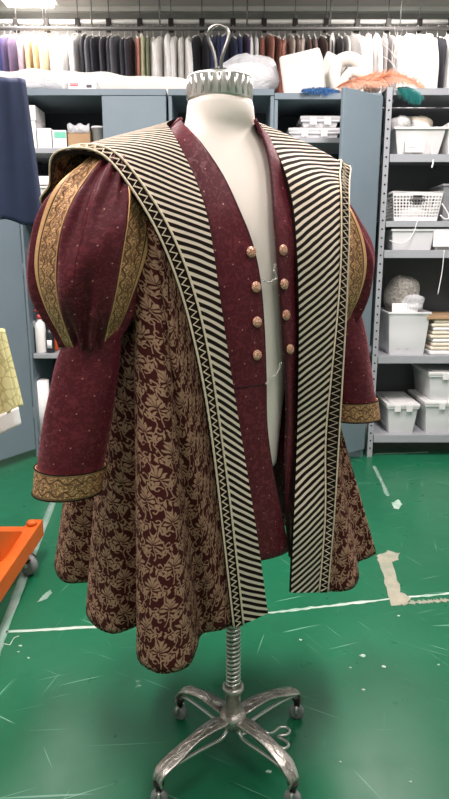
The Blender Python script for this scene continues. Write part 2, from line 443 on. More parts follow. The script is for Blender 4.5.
# ---------------------------------------------------------------- storage cabinets
FY, BY = 3.8, 4.26
def cab(label, x0, x1, ztop, shelves, inner='cabinet_inner'):
    t = thing('storage_cabinet', ((x0+x1)/2, (FY+BY)/2, 0), label, 'cabinet', 'steel storage cabinets along the back')
    bx('side_panel', x0, x0 + .02, FY, BY, 0, ztop - .035, 'cabinet_blue', t); bx('side_panel', x1 - .02, x1, FY, BY, 0, ztop - .035, 'cabinet_blue', t)
    bx('back_panel', x0 + .021, x1 - .021, BY - .015, BY, .08, ztop - .036, inner, t)
    bx('top_panel', x0, x1, FY - .005, BY, ztop - .034, ztop, 'cabinet_blue', t)
    bx('plinth', x0 + .021, x1 - .021, FY, BY, 0, .078, 'cabinet_blue', t)
    for z in shelves: bx('shelf', x0 + .022, x1 - .022, FY + .02, BY - .016, z - .028, z, 'shelf_grey', t)
    return t
def door(t, hx, wd, ang, ztop, side, z0=.06):           # hinge at hx, side=+1: door runs to the right of its hinge when closed
    Mx = Matrix.Translation((hx, FY - .012, 0)) @ Matrix.Rotation(-side*math.radians(ang), 4, 'Z')
    m = MB(); xa, xb = (0, wd) if side > 0 else (-wd, 0)
    m.box(xa, xb, -.011, .011, z0, ztop, Mx)
    d = m.build('door', 'cabinet_blue', t, bevel=.004)
    h = MB(); xc = (xa + .06 if side < 0 else xb - .06)
    h.box(xc - .012, xc + .012, -.036, -.012, 1.0, 1.14, Mx); h.build('handle', 'steel', d, bevel=.004)
    hg = MB()
    for z in (z0 + .2, (z0 + ztop)/2 + .05, ztop - .2): hg = MB(); hg.lathe([(.007, z), (.007, z + .07)], (hx, FY - .004, 0), 10); hg.build('hinge', 'steel', d)
    return d
T0 = zY(89, FY)
xl, xr = xY(36, 457, FY), -.329
cz = [zY(148, FY + .02), zY(215, FY + .02), zY(285, FY + .02), zY(354, FY + .02), .12]
cab1 = cab('open blue-grey steel cabinet at far left holding white boxes and bottles', xl, xr, T0, cz)
door(cab1, xl, .45, 122, T0 - .04, 1)
door(cab1, xr, .36, 0, T0 - .04, -1)
cab2 = cab('blue-grey steel cabinet standing directly behind the white neck of the dress form', xr + .012, .28, T0, [zY(160, FY), 1.3, .9, .5, .12])
T3 = zY(93, FY)
z3 = [zY(140, FY + .1), zY(215, FY), .85, .45, .12]
cab3 = cab('blue-grey steel cabinet with one door ajar beside the grey shelving', .282, .885, T3, z3)
door(cab3, .883, .325, 38, T3 - .02, -1)

# ---------------------------------------------------------------- grey open shelving
SX0, SX1 = .905, 1.83
shelving = thing('metal_shelving', ((SX0+SX1)/2, 4.02, 0), 'grey steel shelving unit with perforated posts stacked with white bins', 'shelving')
lips = [(88, 95), (154, 162), (221, 227), (250, 258), (356, 363.5), (435, 442.5)]
sz = [zY(a, FY) for a, b_ in lips]
for (a, b_), z in zip(lips, sz):
    z1 = zY(b_, FY); m = MB(); m.box(SX0 + .006, SX1 - .006, FY + .001, BY, z - .004, z); m.box(SX0 + .045, SX1 - .045, FY, FY + .016, z1, z - .0041)
    m.build('shelf', 'shelf_grey', shelving, bevel=.0015)
hole_ = None
for (x, y, front) in ((SX0, FY, 1), (SX1 - .04, FY, 1), (SX0, BY - .004, 0), (SX1 - .04, BY - .004, 0)):
    m = MB(); m.box(x + (.008 if x == SX0 else 0), x + .04, y - .003, y, 0, T0 + .01)
    xs = x + .008 if x == SX0 else x + .037
    m.box(xs, xs + .003, y + .0005, y + (.035 if front else -.035), 0, T0 + .01); p = m.build('post', 'shelf_grey', shelving)
    if front:
        for k in range(42):
            z = .06 + k*.05
            h = MB().lathe([(.006, -.0005), (.006, .0006)], (x + .024, y - .0032, z), 8, M=Matrix.Rotation(math.pi/2, 3, 'X')).build('hole', 'hole_black', p)
bx('back_panel', SX0 + .01, SX1 - .01, BY + .006, BY + .012, .1, T0, 'shelf_dark', shelving)
bx('side_panel', SX1 + .003, SX1 + .008, FY + .04, BY, .1, T0, 'shelf_dark', shelving)
# ---------------------------------------------------------------- dress form on its cast stand
PX, PY = .022, 1.362
form = thing('dress_form', (PX, PY, 0), 'white canvas dress form on four-legged cast metal wheeled stand under the costume', 'dress form')
# body profile tables (height: half width / half depth) of the clothed front
TA = [(.43, .2), (.6, .19), (.85, .175), (1.0, .178), (1.1, .19), (1.25, .205), (1.35, .21), (1.43, .2), (1.475, .17), (1.51, .105), (1.535, .085), (1.6, .08)]
TB = [(.43, .12), (.6, .125), (.85, .13), (1.0, .138), (1.1, .148), (1.25, .155), (1.35, .14), (1.43, .108), (1.475, .088), (1.51, .075), (1.535, .07), (1.6, .07)]
def front(off):
    def fn(u, z):
        a = lerp_t(TA, z) + off; b_ = lerp_t(TB, z) + off; k = abs(u)/a
        return b_*(1 - k**2.3)**(1/2.3) if k < 1 else -.02
    return fn
rings = []
for z in [.78, .79, .83, .9, 1.0, 1.08, 1.16, 1.25, 1.32, 1.38, 1.43, 1.46, 1.485, 1.505, 1.52, 1.535, 1.56, 1.585]:
    a = lerp_t(TA, z) - .018; b_ = lerp_t(TB, z) - .014
    if z < 1.05: a -= (1.05 - z)*.08; b_ -= (1.05 - z)*.02
    if z > 1.52: a = b_ = .07 - (z - 1.535)*.1
    if z == .78: a *= .9; b_ *= .9
    ring = []
    for k in range(48):
        th_ = 2*math.pi*k/48; cs, sn = math.cos(th_), math.sin(th_); e = 2/2.3
        ring.append(loc(a*math.copysign(abs(cs)**e, cs), b_*math.copysign(abs(sn)**e, sn)*(1 if sn > 0 else .85), z))
    rings.append(ring)
MB().rings(rings).build('torso', 'form_canvas', form, sub=1)
nc = loc(0, 0, 0)
MB().lathe([(.066, 1.572), (.0672, 1.576), (.066, 1.612), (.0655, 1.616), (.064, 1.618), (.012, 1.622)], nc, 48).build('neck_ring', 'steel', form)
for k in range(24):
    a = 2*math.pi*k/24; p = nc + Vector((.0622*math.cos(a), .0622*math.sin(a), 0))
    MB().lathe([(.006, 1.577), (.0065, 1.595), (.006, 1.611)], p, 10).build('neck_rib', 'steel', form)
# wire hanging loop
pth = [(-.006, 1.632), (-.007, 1.66), (-.012, 1.69), (-.021, 1.72), (-.019, 1.738), (-.008, 1.748), (.004, 1.746), (.015, 1.735), (.017, 1.715), (.010, 1.69), (.004, 1.665), (.003, 1.632)]
MB().tube(resample([nc + Vector((a*1.05, .008*math.sin(i*.5), 1.622 + (z - 1.632)*.8)) for i, (a, z) in enumerate(pth)], 50), .0036, 8).build('hanging_loop', 'wire_steel', form)
MB().box(-.016, .014, -.012, .012, 1.622, 1.634, Matrix.Translation((nc.x, nc.y, 0))).build('loop_clip', 'dark_metal', form, bevel=.002)
# stand
Ax = Vector((PX, PY, 0))
MB().lathe([(.011, .2), (.011, .78)], Ax, 16).build('post', 'steel', form)
coil = [Ax + Vector((.0155*math.cos(t_), .0155*math.sin(t_), .212 + .2*t_/(2*math.pi*17))) for t_ in [i*2*math.pi/14 for i in range(17*14 + 1)]]
MB().tube(coil, .0038, 6).build('spring_coil', 'steel', form)
MB().lathe([(.018, .135), (.02, .14), (.02, .195), (.027, .2), (.027, .21), (.02, .213)], Ax, 28).build('socket', 'cast_metal', form)
MB().lathe([(.012, .085), (.03, .1), (.034, .122), (.034, .13), (.024, .137), (.018, .14)], Ax, 28).build('hub', 'cast_metal', form)
feet = [(-.146, .132), (.18, .135), (-.176, -.148), (.138, -.15)]
for fx, fy in feet:
    D = Vector((fx, fy, 0)); L_ = D.length; T_ = D.normalized(); N_ = Vector((-T_.y, T_.x, 0))
    prof = [(.025, .122), (.06, .128), (.1, .127), (.14, .119), (.175, .108), (L_ - .008, .092), (L_ + .006, .072), (L_ + .004, .056)]
    prof = [p for i, p in enumerate(prof) if i < 5 and p[0] < L_ - .02 or i >= 5]
    pr = resample([Vector((a, 0, z)) for a, z in prof], 26); P = []
    for i, p in enumerate(pr):
        hw = .0172 + .002*math.sin(i*.5); row = []
        for j in range(9):
            s_ = -1 + j/4; row.append(Ax + T_*p.x + N_*(s_*hw) + Vector((0, 0, p.z + .004*(1 - s_*s_) + (.002 if j in (0, 8) else 0))))
        P.append(row)
    leg = MB().grid(P).build('leg', 'cast_metal', form, solid=.006, offs=-1)
    for s_ in (-1, 1):                                    # scroll relief along the strap
        cur = [Ax + T_*p.x + N_*(s_*.006*math.sin(i*.75)) + Vector((0, 0, p.z + .0048)) for i, p in enumerate(pr[2:-3])]
        MB().tube(cur, .0016, 5).build('relief_scroll', 'cast_metal', leg)
    rod = resample([Ax + T_*a + Vector((0, 0, z)) for a, z in ((.018, .088), (.04, .074), (.09, .078), (.15, .082), (L_ - .012, .078), (L_ - .004, .066))], 24)
    MB().tube(rod, .0048, 8).build('brace_rod', 'steel', form)
    c_ = Ax + D
    MB().lathe([(.008, .04), (.009, .058), (.013, .06), (.013, .066)], c_, 14).build('caster_stem', 'dark_metal', form)
    wM = Matrix.Rotation(math.radians(random.uniform(20, 160)), 3, 'Z') @ Matrix.Rotation(math.pi/2, 3, 'Y')
    MB().lathe([(.012, -.009), (.02, -.008), (.021, 0), (.02, .008), (.012, .009)], c_ + Vector((0, 0, .0215)), 20, M=wM).build('caster_wheel', 'caster_grey', form)
    fk = wM @ Vector((0, 0, 1))
    for s_ in (-1, 1):
        q = c_ + fk*(s_*.013)
        MB().tube([c_ + Vector((0, 0, .044)) + fk*(s_*.006), q + Vector((0, 0, .042)), q + Vector((0, 0, .018))], .0035, 6).build('caster_fork', 'steel', form)
# heart-shaped wire foot scroll at the right of the hub
sp_ = [(.02, -.01), (.045, -.012), (.07, -.016), (.085, -.006), (.1, .008), (.118, .008), (.125, -.006), (.115, -.018), (.1, -.02), (.094, -.026), (.112, -.04), (.118, -.054), (.106, -.064), (.092, -.058), (.086, -.048)]
MB().tube(resample([Ax + Vector((a + (.024 if a > .03 else 0), b_ + (.034 if a > .03 else .01), .07 - .02*min(a/.08, 1))) for a, b_ in sp_], 70), .0036, 8).build('foot_scroll', 'steel', form)
MB().tube([Ax + Vector((a, b_, z)) for a, b_, z in ((.0, 0, .086), (.03, .008, .072), (.06, .02, .062))], .005, 8).build('scroll_arm', 'steel', form)
MB().tube([Ax + Vector((-.03, .03, .125)), Ax + Vector((-.05, .035, .14))], .006, 8).build('clamp_screw', 'steel', form)

# ---------------------------------------------------------------- burgundy doublet
doublet = thing('doublet', (AX, AY, .6), 'burgundy doublet with gold buttons and chains hanging open on the form', 'doublet')
def arcuv(P, su=1):                                       # cloth coordinates in metres
    n, m_ = len(P), len(P[0]); mid = m_//2; UV = []; V = 0
    for i in range(n):
        if i: V += sum((P[i][j] - P[i-1][j]).length for j in (0, mid, m_-1))/3
        U = 0; row = []
        for j in range(m_):
            if j: U += (P[i][j] - P[i][j-1]).length
            row.append((U, V))
        UV.append(row)
    return UV
vf = front(.004)
def panel(name, edge, side, extra):
    ctl = []
    for (ex, ey, ox, oy) in edge:
        a = onF(ex, ey, vf); row = [a]
        b_ = onF(ox, oy, vf) if len(ctl) else loc(side*.1, -.012, 1.522)
        u1, v1, z1 = uvz(a); u2, v2, z2 = uvz(b_)
        for k in ((.3, .6, .85, 1.0, 1.1) if z1 > 1.46 else (.34, .67, 1, 1.5, 2.0) if z1 > 1.15 else (.3, .6, .85, 1.0, 1.15)):
            u = u1 + (u2 - u1)*k; z = z1 + (z2 - z1)*min(k, 1.2); u = max(-lerp_t(TA, z)*.93, min(lerp_t(TA, z)*.93, u))
            row.append(a.lerp(b_, k) + SV*.004*math.sin(min(k, 1)*3.14) if z1 > 1.46 else loc(u, vf(u, z), z))
        ctl.append(row)
    n, m_ = 70, 28
    cols = [[spline(r, j/(m_-1)) for j in range(m_)] for r in ctl]
    P = [[spline([c[j] for c in cols], i/(n-1)) for j in range(m_)] for i in range(n)]
    return MB().grid(P, arcuv(P)).build(name, 'burgundy', doublet, solid=.007, offs=0), P
# opening edge (x, y) and a point under the lapel (x, y), top to hem
left_edge = [(180, 119, 164, 127), (187, 129, 168, 142), (202, 146, 174, 165), (222, 176, 187, 197), (238, 210, 197, 227), (251, 243, 205, 258), (259, 280, 212, 295),
             (263, 325, 220, 340), (265, 375, 226, 390), (266, 425, 238, 440), (272, 470, 244, 485), (281, 515, 250, 530), (288, 551, 256, 561)]
right_edge = [(255, 119, 262, 124), (262, 136, 274, 140), (268, 155, 284, 165), (272, 185, 296, 195), (274, 215, 302, 225), (277, 255, 306, 262), (280, 295, 308, 300),
              (283, 335, 309, 340), (286, 380, 309, 385), (287, 420, 308, 425), (285, 465, 307, 468), (286, 512, 302, 510), (290, 557, 301, 545)]
pl, PL = panel('front_panel', left_edge, -1, 0); pr_, PR = panel('front_panel', right_edge, 1, 0)
# back of the doublet, under the gown
rows = []
for z in (1.53, 1.5, 1.45, 1.35, 1.2, 1.0, .8, .62):
    a = lerp_t(TA, z) + .006; b_ = lerp_t(TB, z)*.85 + .006; r = []
    for k in range(25):
        th_ = math.pi + math.pi*k/24 - .1 + .2*k/24
        r.append(loc(a*math.cos(th_), b_*math.sin(th_), z))
    rows.append(r)
MB().grid(rows, arcuv(rows)).build('back_panel', 'burgundy', doublet, solid=.005)
# waist seam
sm_ = [onF(x, y, front(.009)) for x, y in ((236, 388), (246, 386), (256, 385), (265, 384))]
MB().tube(resample(sm_, 14), .0013, 5).build('waist_seam', 'burgundy_dark', doublet)
# edge lace along the opening on the right panel and cord on the left
for P_, nm in ((PL, 'edge_cord'), (PR, 'edge_cord')):
    MB().tube([P_[i][0] + SV*.002 for i in range(5, 70)], .0022, 6).build(nm, 'burgundy_dark', doublet)
def button(px, py):
    p = onF(px, py, front(.01)); n_ = (SV*1 + (p - loc(0, 0, p.z))*2).normalized(); n_ = Vector((n_.x, n_.y, .1)).normalized()
    q = n_.to_track_quat('Z', 'Y').to_matrix()
    b_ = MB().lathe([(.0098, -.001), (.0108, .001), (.0102, .0028), (.0082, .0028), (.0076, .0038), (.004, .0046), (.001, .0048)], p, 20, M=q).build('button', 'button_gold', doublet)
    for k in range(8):
        a = k*math.pi/4
        MB().lathe([(.0003, -.001), (.0016, 0), (.0003, .0014)], p + q @ Vector((.0068*math.cos(a), .0068*math.sin(a), .0036)), 6, M=q).build('bead', 'button_gold', b_)
for x, y in ((251, 252), (256, 287), (257, 322), (257, 355), (283, 250), (284, 284), (286, 315), (290, 349)): button(x, y)
def chain(pts, n):
    P = resample([onF(x, y, front(.012)) for x, y in pts], n)
    ch = thing('chain', P[0], None, None); ch.parent = doublet; ch.location = P[0] - ORG[doublet.name]
    for i in range(n - 1):
        T_ = (P[i+1] - P[i]); c_ = (P[i+1] + P[i])/2; T_.normalize(); S_ = T_.cross(SV).normalized() if i % 2 else SV
        MB().tube([c_ + T_*(.0034*math.cos(k*math.pi/4)) + S_*(.0022*math.sin(k*math.pi/4)) for k in range(8)], .0008, 5, closed=True).build('chain_link', 'steel', ch)
chain([(262, 279), (266, 282), (270, 282), (274, 280), (277, 277)], 9)
chain([(276, 277), (275, 272), (274, 268), (276, 264)], 5)
chain([(266, 384), (270, 379), (275, 375), (279, 369), (281, 362)], 10)

# ---------------------------------------------------------------- brocade gown
gown = thing('gown', (AX, AY, .43), 'brown brocade gown with striped black and cream lapels and burgundy puffed sleeves', 'gown')
lf = front(.018)
def lapel(rows, left):
    ctl = []
    for (O, I, bl) in rows:
        mid = (O + I)/2; out = (mid - loc(0, -.02, mid.z)).normalized()
        ctl.append([O, O.lerp(I, .33) + out*bl*.9, O.lerp(I, .67) + out*bl*.9, I])
    n, m_ = 150, 30
    cols = [[spline(r, j/(m_-1)) for j in range(m_)] for r in ctl]
    P = [[spline([c[j] for c in cols], i/(n-1)) for j in range(m_)] for i in range(n)]
    return P
def O_(px, py, v): return atV(px, py, v)
def I_(px, py):
    return onF(px, py, lf)
LR = [(loc(-.01, -.19, 1.30), loc(-.0, -.088, 1.53), .01), (loc(-.20, -.185, 1.32), loc(-.045, -.08, 1.532), .012), (loc(-.335, -.13, 1.36), loc(-.07, -.05, 1.535), .016),
      (atV(50, 186, -.055), loc(-.09, -.02, 1.535), .016),
      (atV(53, 158, .0), atV(167, 123, .01), .014), (atV(76, 150, .045), atV(171, 130, .04), .012), (atV(104, 158, .085), I_(181, 148), .008), (atV(133, 193, .12), I_(197, 183), .006),
      (atV(160, 240, .14), I_(209, 224), .006), (atV(182, 298, .148), I_(219, 290), .006), (atV(199, 368, .156), I_(230, 365), .004), (atV(211, 440, .155), I_(242, 440), .003),
      (atV(222, 530, .148), atV(256, 527, .16), .003), (atV(233, 628, .14), atV(268, 613, .15), .003)]
RR = [(loc(.01, -.19, 1.30), loc(.0, -.088, 1.53), .01), (loc(.20, -.185, 1.32), loc(.045, -.08, 1.532), .012), (loc(.335, -.13, 1.36), loc(.07, -.05, 1.535), .016),
      (loc(.37, -.06, 1.42), loc(.083, -.02, 1.537), .016),
      (atV(348, 168, .0), atV(256, 121, .01), .024), (atV(348.5, 182, .05), atV(268, 136, .045), .016), (atV(348, 198, .09), I_(283, 166), .010), (atV(348, 228, .115), I_(293, 204), .008),
      (atV(347, 265, .13), I_(297, 250), .008), (atV(345, 315, .14), I_(299, 308), .006), (atV(342, 375, .145), I_(298.5, 375), .005), (atV(338.5, 440, .146), I_(297, 440), .004),
      (atV(333, 520, .142), atV(294, 520, .15), .004), (atV(327, 592, .136), atV(291, 593, .142), .004)]
for rows, left in ((LR, True), (RR, False)):
    P = lapel(rows, left); n, m_ = len(P), len(P[0])
    UV = arcuv(P)
    if left: UV = [[(a*(1.6 - .6*min(1, max(0, (i/n - .42)/.3))), b_) for a, b_ in r] for i, r in enumerate(UV)]
    if not left: UV = [[(a*1.25, b_) for a, b_ in r] for r in UV]
    fac = MB().grid(P, UV).build('striped_facing', 'stripe', gown, recalc=False)
    nrm = [[None]*m_ for _ in P]
    for i in range(n):
        for j in range(m_):
            a = P[min(i+1, n-1)][j] - P[max(i-1, 0)][j]; b_ = P[i][min(j+1, m_-1)] - P[i][max(j-1, 0)]
            q = a.cross(b_).normalized()
            ref = (P[i][j] - loc(0, -.02, P[i][j].z)).normalized() + Vector((0, 0, .9 if P[i][j].z > 1.38 else .1))
            if q.dot(ref) < 0: q = -q
            nrm[i][j] = q
    Q = [[P[i][j] - nrm[i][j]*.007 for j in range(m_)] for i in range(n)]
    MB().grid(Q, UV).build('facing_lining', 'brocade_lining', gown, recalc=False)
    rim = [P[i][0] for i in range(n)] + [P[-1][j] for j in range(1, m_)] + [P[i][-1] for i in range(n-2, -1, -1)]
    rim2 = [Q[i][0] for i in range(n)] + [Q[-1][j] for j in range(1, m_)] + [Q[i][-1] for i in range(n-2, -1, -1)]
    MB().grid([rim, rim2]).build('facing_edge', 'trim_black', gown)
    def S(i, Ud, off):                                    # point at a distance Ud from the outer edge
        acc = 0; r = P[i]
        for j in range(1, m_):
            l = (r[j] - r[j-1]).length
            if acc + l >= Ud: k = (Ud - acc)/l; return r[j-1].lerp(r[j], k) + nrm[i][j]*off
            acc += l
        return r[-1]
    tw = .0245 if left else .037
    tb = MB().grid([[S(i, tw*k/4, .0022) for k in range(5)] for i in range(n)]).build('trim_band', 'trim_black', gown)
    for Ud in (.0012, tw): MB().tube([S(i, Ud, .0036) for i in range(n)], .0021, 6).build('piping', 'piping', tb)
    # zigzag braid: resample the edge evenly
    cum = [0]
    for i in range(1, n): cum.append(cum[-1] + (S(i, tw/2, 0) - S(i-1, tw/2, 0)).length)
    step = .0078; zz = []; d_ = 0; k = 0; i = 0
    while d_ < cum[-1]:
        while cum[i+1] < d_: i += 1
        f_ = (d_ - cum[i])/(cum[i+1] - cum[i]); Ud = .0065 if k % 2 else tw - .006
        zz.append(S(i, Ud, .0036).lerp(S(i+1, Ud, .0036), f_)); d_ += step; k += 1
    MB().tube(zz, .0019, 5).build('zigzag_braid', 'piping', tb)

# gown body: columns of cloth from the shoulder to the hem, folds opening downwards
def hem(px, py, z=.43): return atZ(px, py, z)
W3 = lambda x, y, z: Vector((x, y, z))
cols = [  # (top, hem)
    (atV(146, 192, .105), atV(240, 622, .128)), (atV(153, 205, .126), atV(222, 629, .124)), (atV(152, 205, .124), hem(201, 634)), (atV(150, 206, .118), hem(196, 648)), (atV(148, 206, .11), hem(187, 666)), (atV(145, 206, .098), hem(165, 673)),
    (atV(140, 207, .09), hem(148, 668)), (atV(136, 207, .08), hem(138, 655)), (atV(132, 208, .065), hem(141, 624)), (loc(-.2, .05, 1.34), hem(131, 628)), (loc(-.21, .035, 1.34), hem(112, 633)), (loc(-.22, .01, 1.34), hem(94, 624)), (loc(-.23, -.02, 1.34), hem(87, 608)),
    (loc(-.23, -.045, 1.34), hem(96, 582)), (loc(-.23, -.065, 1.34), hem(84, 582)), (loc(-.225, -.085, 1.34), hem(66, 582)), (loc(-.22, -.1, 1.34), hem(57, 572)), (loc(-.21, -.12, 1.34), hem(60, 560)),
    (loc(-.18, -.14, 1.36), W3(-.34, 1.60, .43)), (loc(-.14, -.155, 1.38), W3(-.30, 1.72, .43)), (loc(-.1, -.16, 1.39), W3(-.2, 1.70, .43)), (loc(-.05, -.165, 1.4), W3(-.14, 1.80, .43)), (loc(0, -.165, 1.4), W3(-.03, 1.75, .43)), (loc(.05, -.165, 1.4), W3(.05, 1.84, .43)),
    (loc(.1, -.16, 1.39), W3(.15, 1.78, .44)), (loc(.14, -.155, 1.38), W3(.24, 1.84, .45)), (loc(.18, -.14, 1.36), W3(.33, 1.77, .46)), (loc(.21, -.12, 1.34), W3(.42, 1.76, .47)), (loc(.225, -.1, 1.34), hem(371, 545, .47)), (loc(.235, -.07, 1.34), hem(375, 553, .47)),
    (loc(.235, -.05, 1.34), hem(367, 558, .46)), (loc(.235, -.02, 1.34), hem(357, 563, .455)), (loc(.23, .0, 1.34), hem(358, 577, .445)), (loc(.22, .03, 1.34), hem(352, 588, .44)), (loc(.21, .05, 1.34), hem(340, 591, .435)), (atV(340, 215, .09), hem(331, 591, .44)), (atV(330, 200, .08), atV(318, 590, .12))]
# the two front edges follow the lapel
def edge_pts(rows, k, dv):
    out = []
    for (O, I, bl) in rows[7:]: out.append(O.lerp(I, k) - SV*dv)
    return out
ncol, nrow = len(cols), 60
colc = []
for ci, (a, b_) in enumerate(cols):
    if ci in (0, ncol - 1):
        e = edge_pts(LR if ci == 0 else RR, .3, .014); colc.append([spline(e, i/(nrow-1)) for i in range(nrow)])
    else:
        c = []
        for i in range(nrow):
            f_ = i/(nrow-1); p = a.lerp(b_, f_)
            hz = f_**1.0
            c.append(Vector((p.x, p.y, a.z + (b_.z - a.z)*f_)))
        colc.append(c)
m2 = 300; P = []
for i in range(nrow):
    r = [c[i] for c in colc]; P.append([spline(r, j/(m2-1)) for j in range(m2)])
# cloth coordinates: width measured at two thirds of the length
UV = []
for i in range(nrow):                                     # measured from the two front edges, so the figure keeps its size; the join is at the back
    L1 = [0]; L2 = [0]
    for j in range(1, m2): L1.append(L1[-1] + (P[i][j] - P[i][j-1]).length); L2.append(L2[-1] + (P[i][m2-1-j] - P[i][m2-j]).length)
    V_ = (1.34 - P[i][m2//4].z)*1.06
    UV.append([(L1[j] if j < m2*.6 else 5 - L2[m2-1-j], V_) for j in range(m2)])
MB().grid(P, UV).build('gown_body', 'brocade', gown, solid=.006, recalc=False)

# puffed sleeves with gold bands
def puff(c0, top, bot, R, bands, seed, parent):
    rnd = random.Random(seed)
    prof = [(0, .05), (.08, .075), (.2, .1), (.36, .118), (.5, .122), (.64, .115), (.78, .098), (.9, .075), (1.0, .056)]
    def r_at(t): return lerp_smooth(prof, t)*R/.122
    def lerp_smooth(pr, t): return spline([Vector((a, b_, 0)) for a, b_ in pr], inv(pr, t)).y
    def inv(pr, t):
        for i in range(len(pr)-1):
            if t <= pr[i+1][0]: return (i + (t - pr[i][0])/(pr[i+1][0] - pr[i][0]))/(len(pr)-1)
        return 1
    bw = .2                                               # half angle of a band
    def axis(t): return top.lerp(bot, t) + (c0 - top.lerp(bot, .5))*(4*t*(1-t))
    def rad(th, t):
        k = 1e9
        for bd in bands:
            d = abs((th - math.radians(bd) + math.pi) % (2*math.pi) - math.pi); k = min(k, d)
        pf = 0 if k < bw else min(1, (k - bw)/.2)
        w_ = .006*math.sin(th*11 + seed)*math.sin(t*7 + seed) * pf + .011*math.sin(th*19 + 2*seed + 3*t)*pf*abs(t - .5)**1.3*2 + .004*math.sin(th*7 + t*13)*pf
        return r_at(t) + (-.006 + .024*math.sin(pf*math.pi/2))*math.sin(math.pi*min(max(t, .04), .96))**.6 + w_
    def pt(th, t, off=0):
        # local sides: th = 0 towards the camera side front, growing to the outside
        d = Vector((math.sin(th), -math.cos(th), 0))
        return axis(t) + d*(rad(th, t) + off)
    n, m_ = 44, 180
    P = [[pt(2*math.pi*j/(m_-1), i/(n-1)) for j in range(m_)] for i in range(n)]
    UV = [[(2*math.pi*j/(m_-1)*R, i/(n-1)*.4) for j in range(m_)] for i in range(n)]
    s = MB().grid(P, UV).build('puff_sleeve', 'burgundy', parent, solid=.004, offs=-1, recalc=True)
    for bd in bands:
        G = []; GU = []
        for i in range(n):
            t_ = i/(n-1); row = []; ru = []
            wd = .028/max(r_at(t_), .07)*(.55 + .45*math.sin(math.pi*min(1, t_*1.0 + .12)))
            for j in range(9):
                a = math.radians(bd) + (j/4 - 1)*wd; row.append(pt(a, t_, .0045 - .001*abs(j/4 - 1))); ru.append((j/8, t_*.4/.048))
            G.append(row); GU.append(ru)
        g = MB().grid(G, GU).build('gold_band', 'gold_band', s, solid=.002, offs=0)
    return s
cl = atY(90, 255, 1.2)
puff(cl + Vector((.004, 0, -.005)), atY(116, 160, 1.2), atY(90, 345, 1.2), .104, [-86, -36, 54, 105, 165, 222], 3, gown)
crr = Vector((.243, 1.552, 1.262))
puff(crr, Vector((.195, 1.545, 1.43)), Vector((.262, 1.552, 1.10)), .102, [35, 92, 150, 210, 265, 330], 5, gown)

# lower sleeves of the doublet with gold cuffs
def sleeve(pts, radii, cuff_from, seed):
    rnd = random.Random(seed); n, m_ = 60, 48; P = []; UV = []; L_ = 0; last = None
    for i in range(n):
        t_ = i/(n-1); c = spline(pts, t_); r = spline([Vector((a, b_, 0)) for a, b_ in radii], t_); row = []; ru = []
        if last: L_ += (c - last).length
        last = c
        for j in range(m_):
            a = 2*math.pi*j/(m_-1); k = 1 + .035*math.sin(3*a + t_*6 + seed) + .03*math.sin(5*a - t_*9)*(1 - t_) + .02*math.sin(t_*23 + 2*a)*(1-t_)
            row.append(c + Vector((r.x*k*math.cos(a), r.y*k*math.sin(a), 0))); ru.append((a*.06, L_))
        P.append(row); UV.append(ru)
    s = MB().grid(P, UV).build('sleeve', 'burgundy', doublet, solid=.005, offs=-1)
    i0 = int(n*cuff_from); G = []; GU = []
    for i in range(i0, n):
        row = []; ru = []
        for j in range(m_):
            c = spline(pts, i/(n-1)); q = P[i][j]; d = Vector((q.x - c.x, q.y - c.y, 0)).normalized(); row.append(q + d*.004); ru.append(((i - i0)/(n-1-i0), j/(m_-1)*9))
        G.append(row); GU.append(ru)
    MB().grid(G, GU).build('cuff', 'gold_band', s, solid=.003, offs=0)
    for i in (i0, n-1):
        MB().tube([P[i][j] + (P[i][j] - spline(pts, i/(n-1))).normalized()*.006 for j in range(m_ - 1)], .0016, 6, closed=True).build('cuff_piping', 'trim_black', s)
Ys = 1.2
sleeve([atY(99, 322, Ys), atY(91, 350, Ys), atY(82, 400, Ys), atY(74, 445, Ys), atY(66, 492, Ys)], [(.05, .05), (.058, .052), (.066, .052), (.068, .05), (.0645, .045)], .86, 1)
Yr = 1.56
sleeve([atY(335, 290, Yr), atY(340, 320, Yr), atY(346, 360, Yr), atY(351, 390, Yr), atY(355, 418, Yr)], [(.05, .05), (.056, .052), (.062, .054), (.06, .05), (.058, .046)], .83, 2)
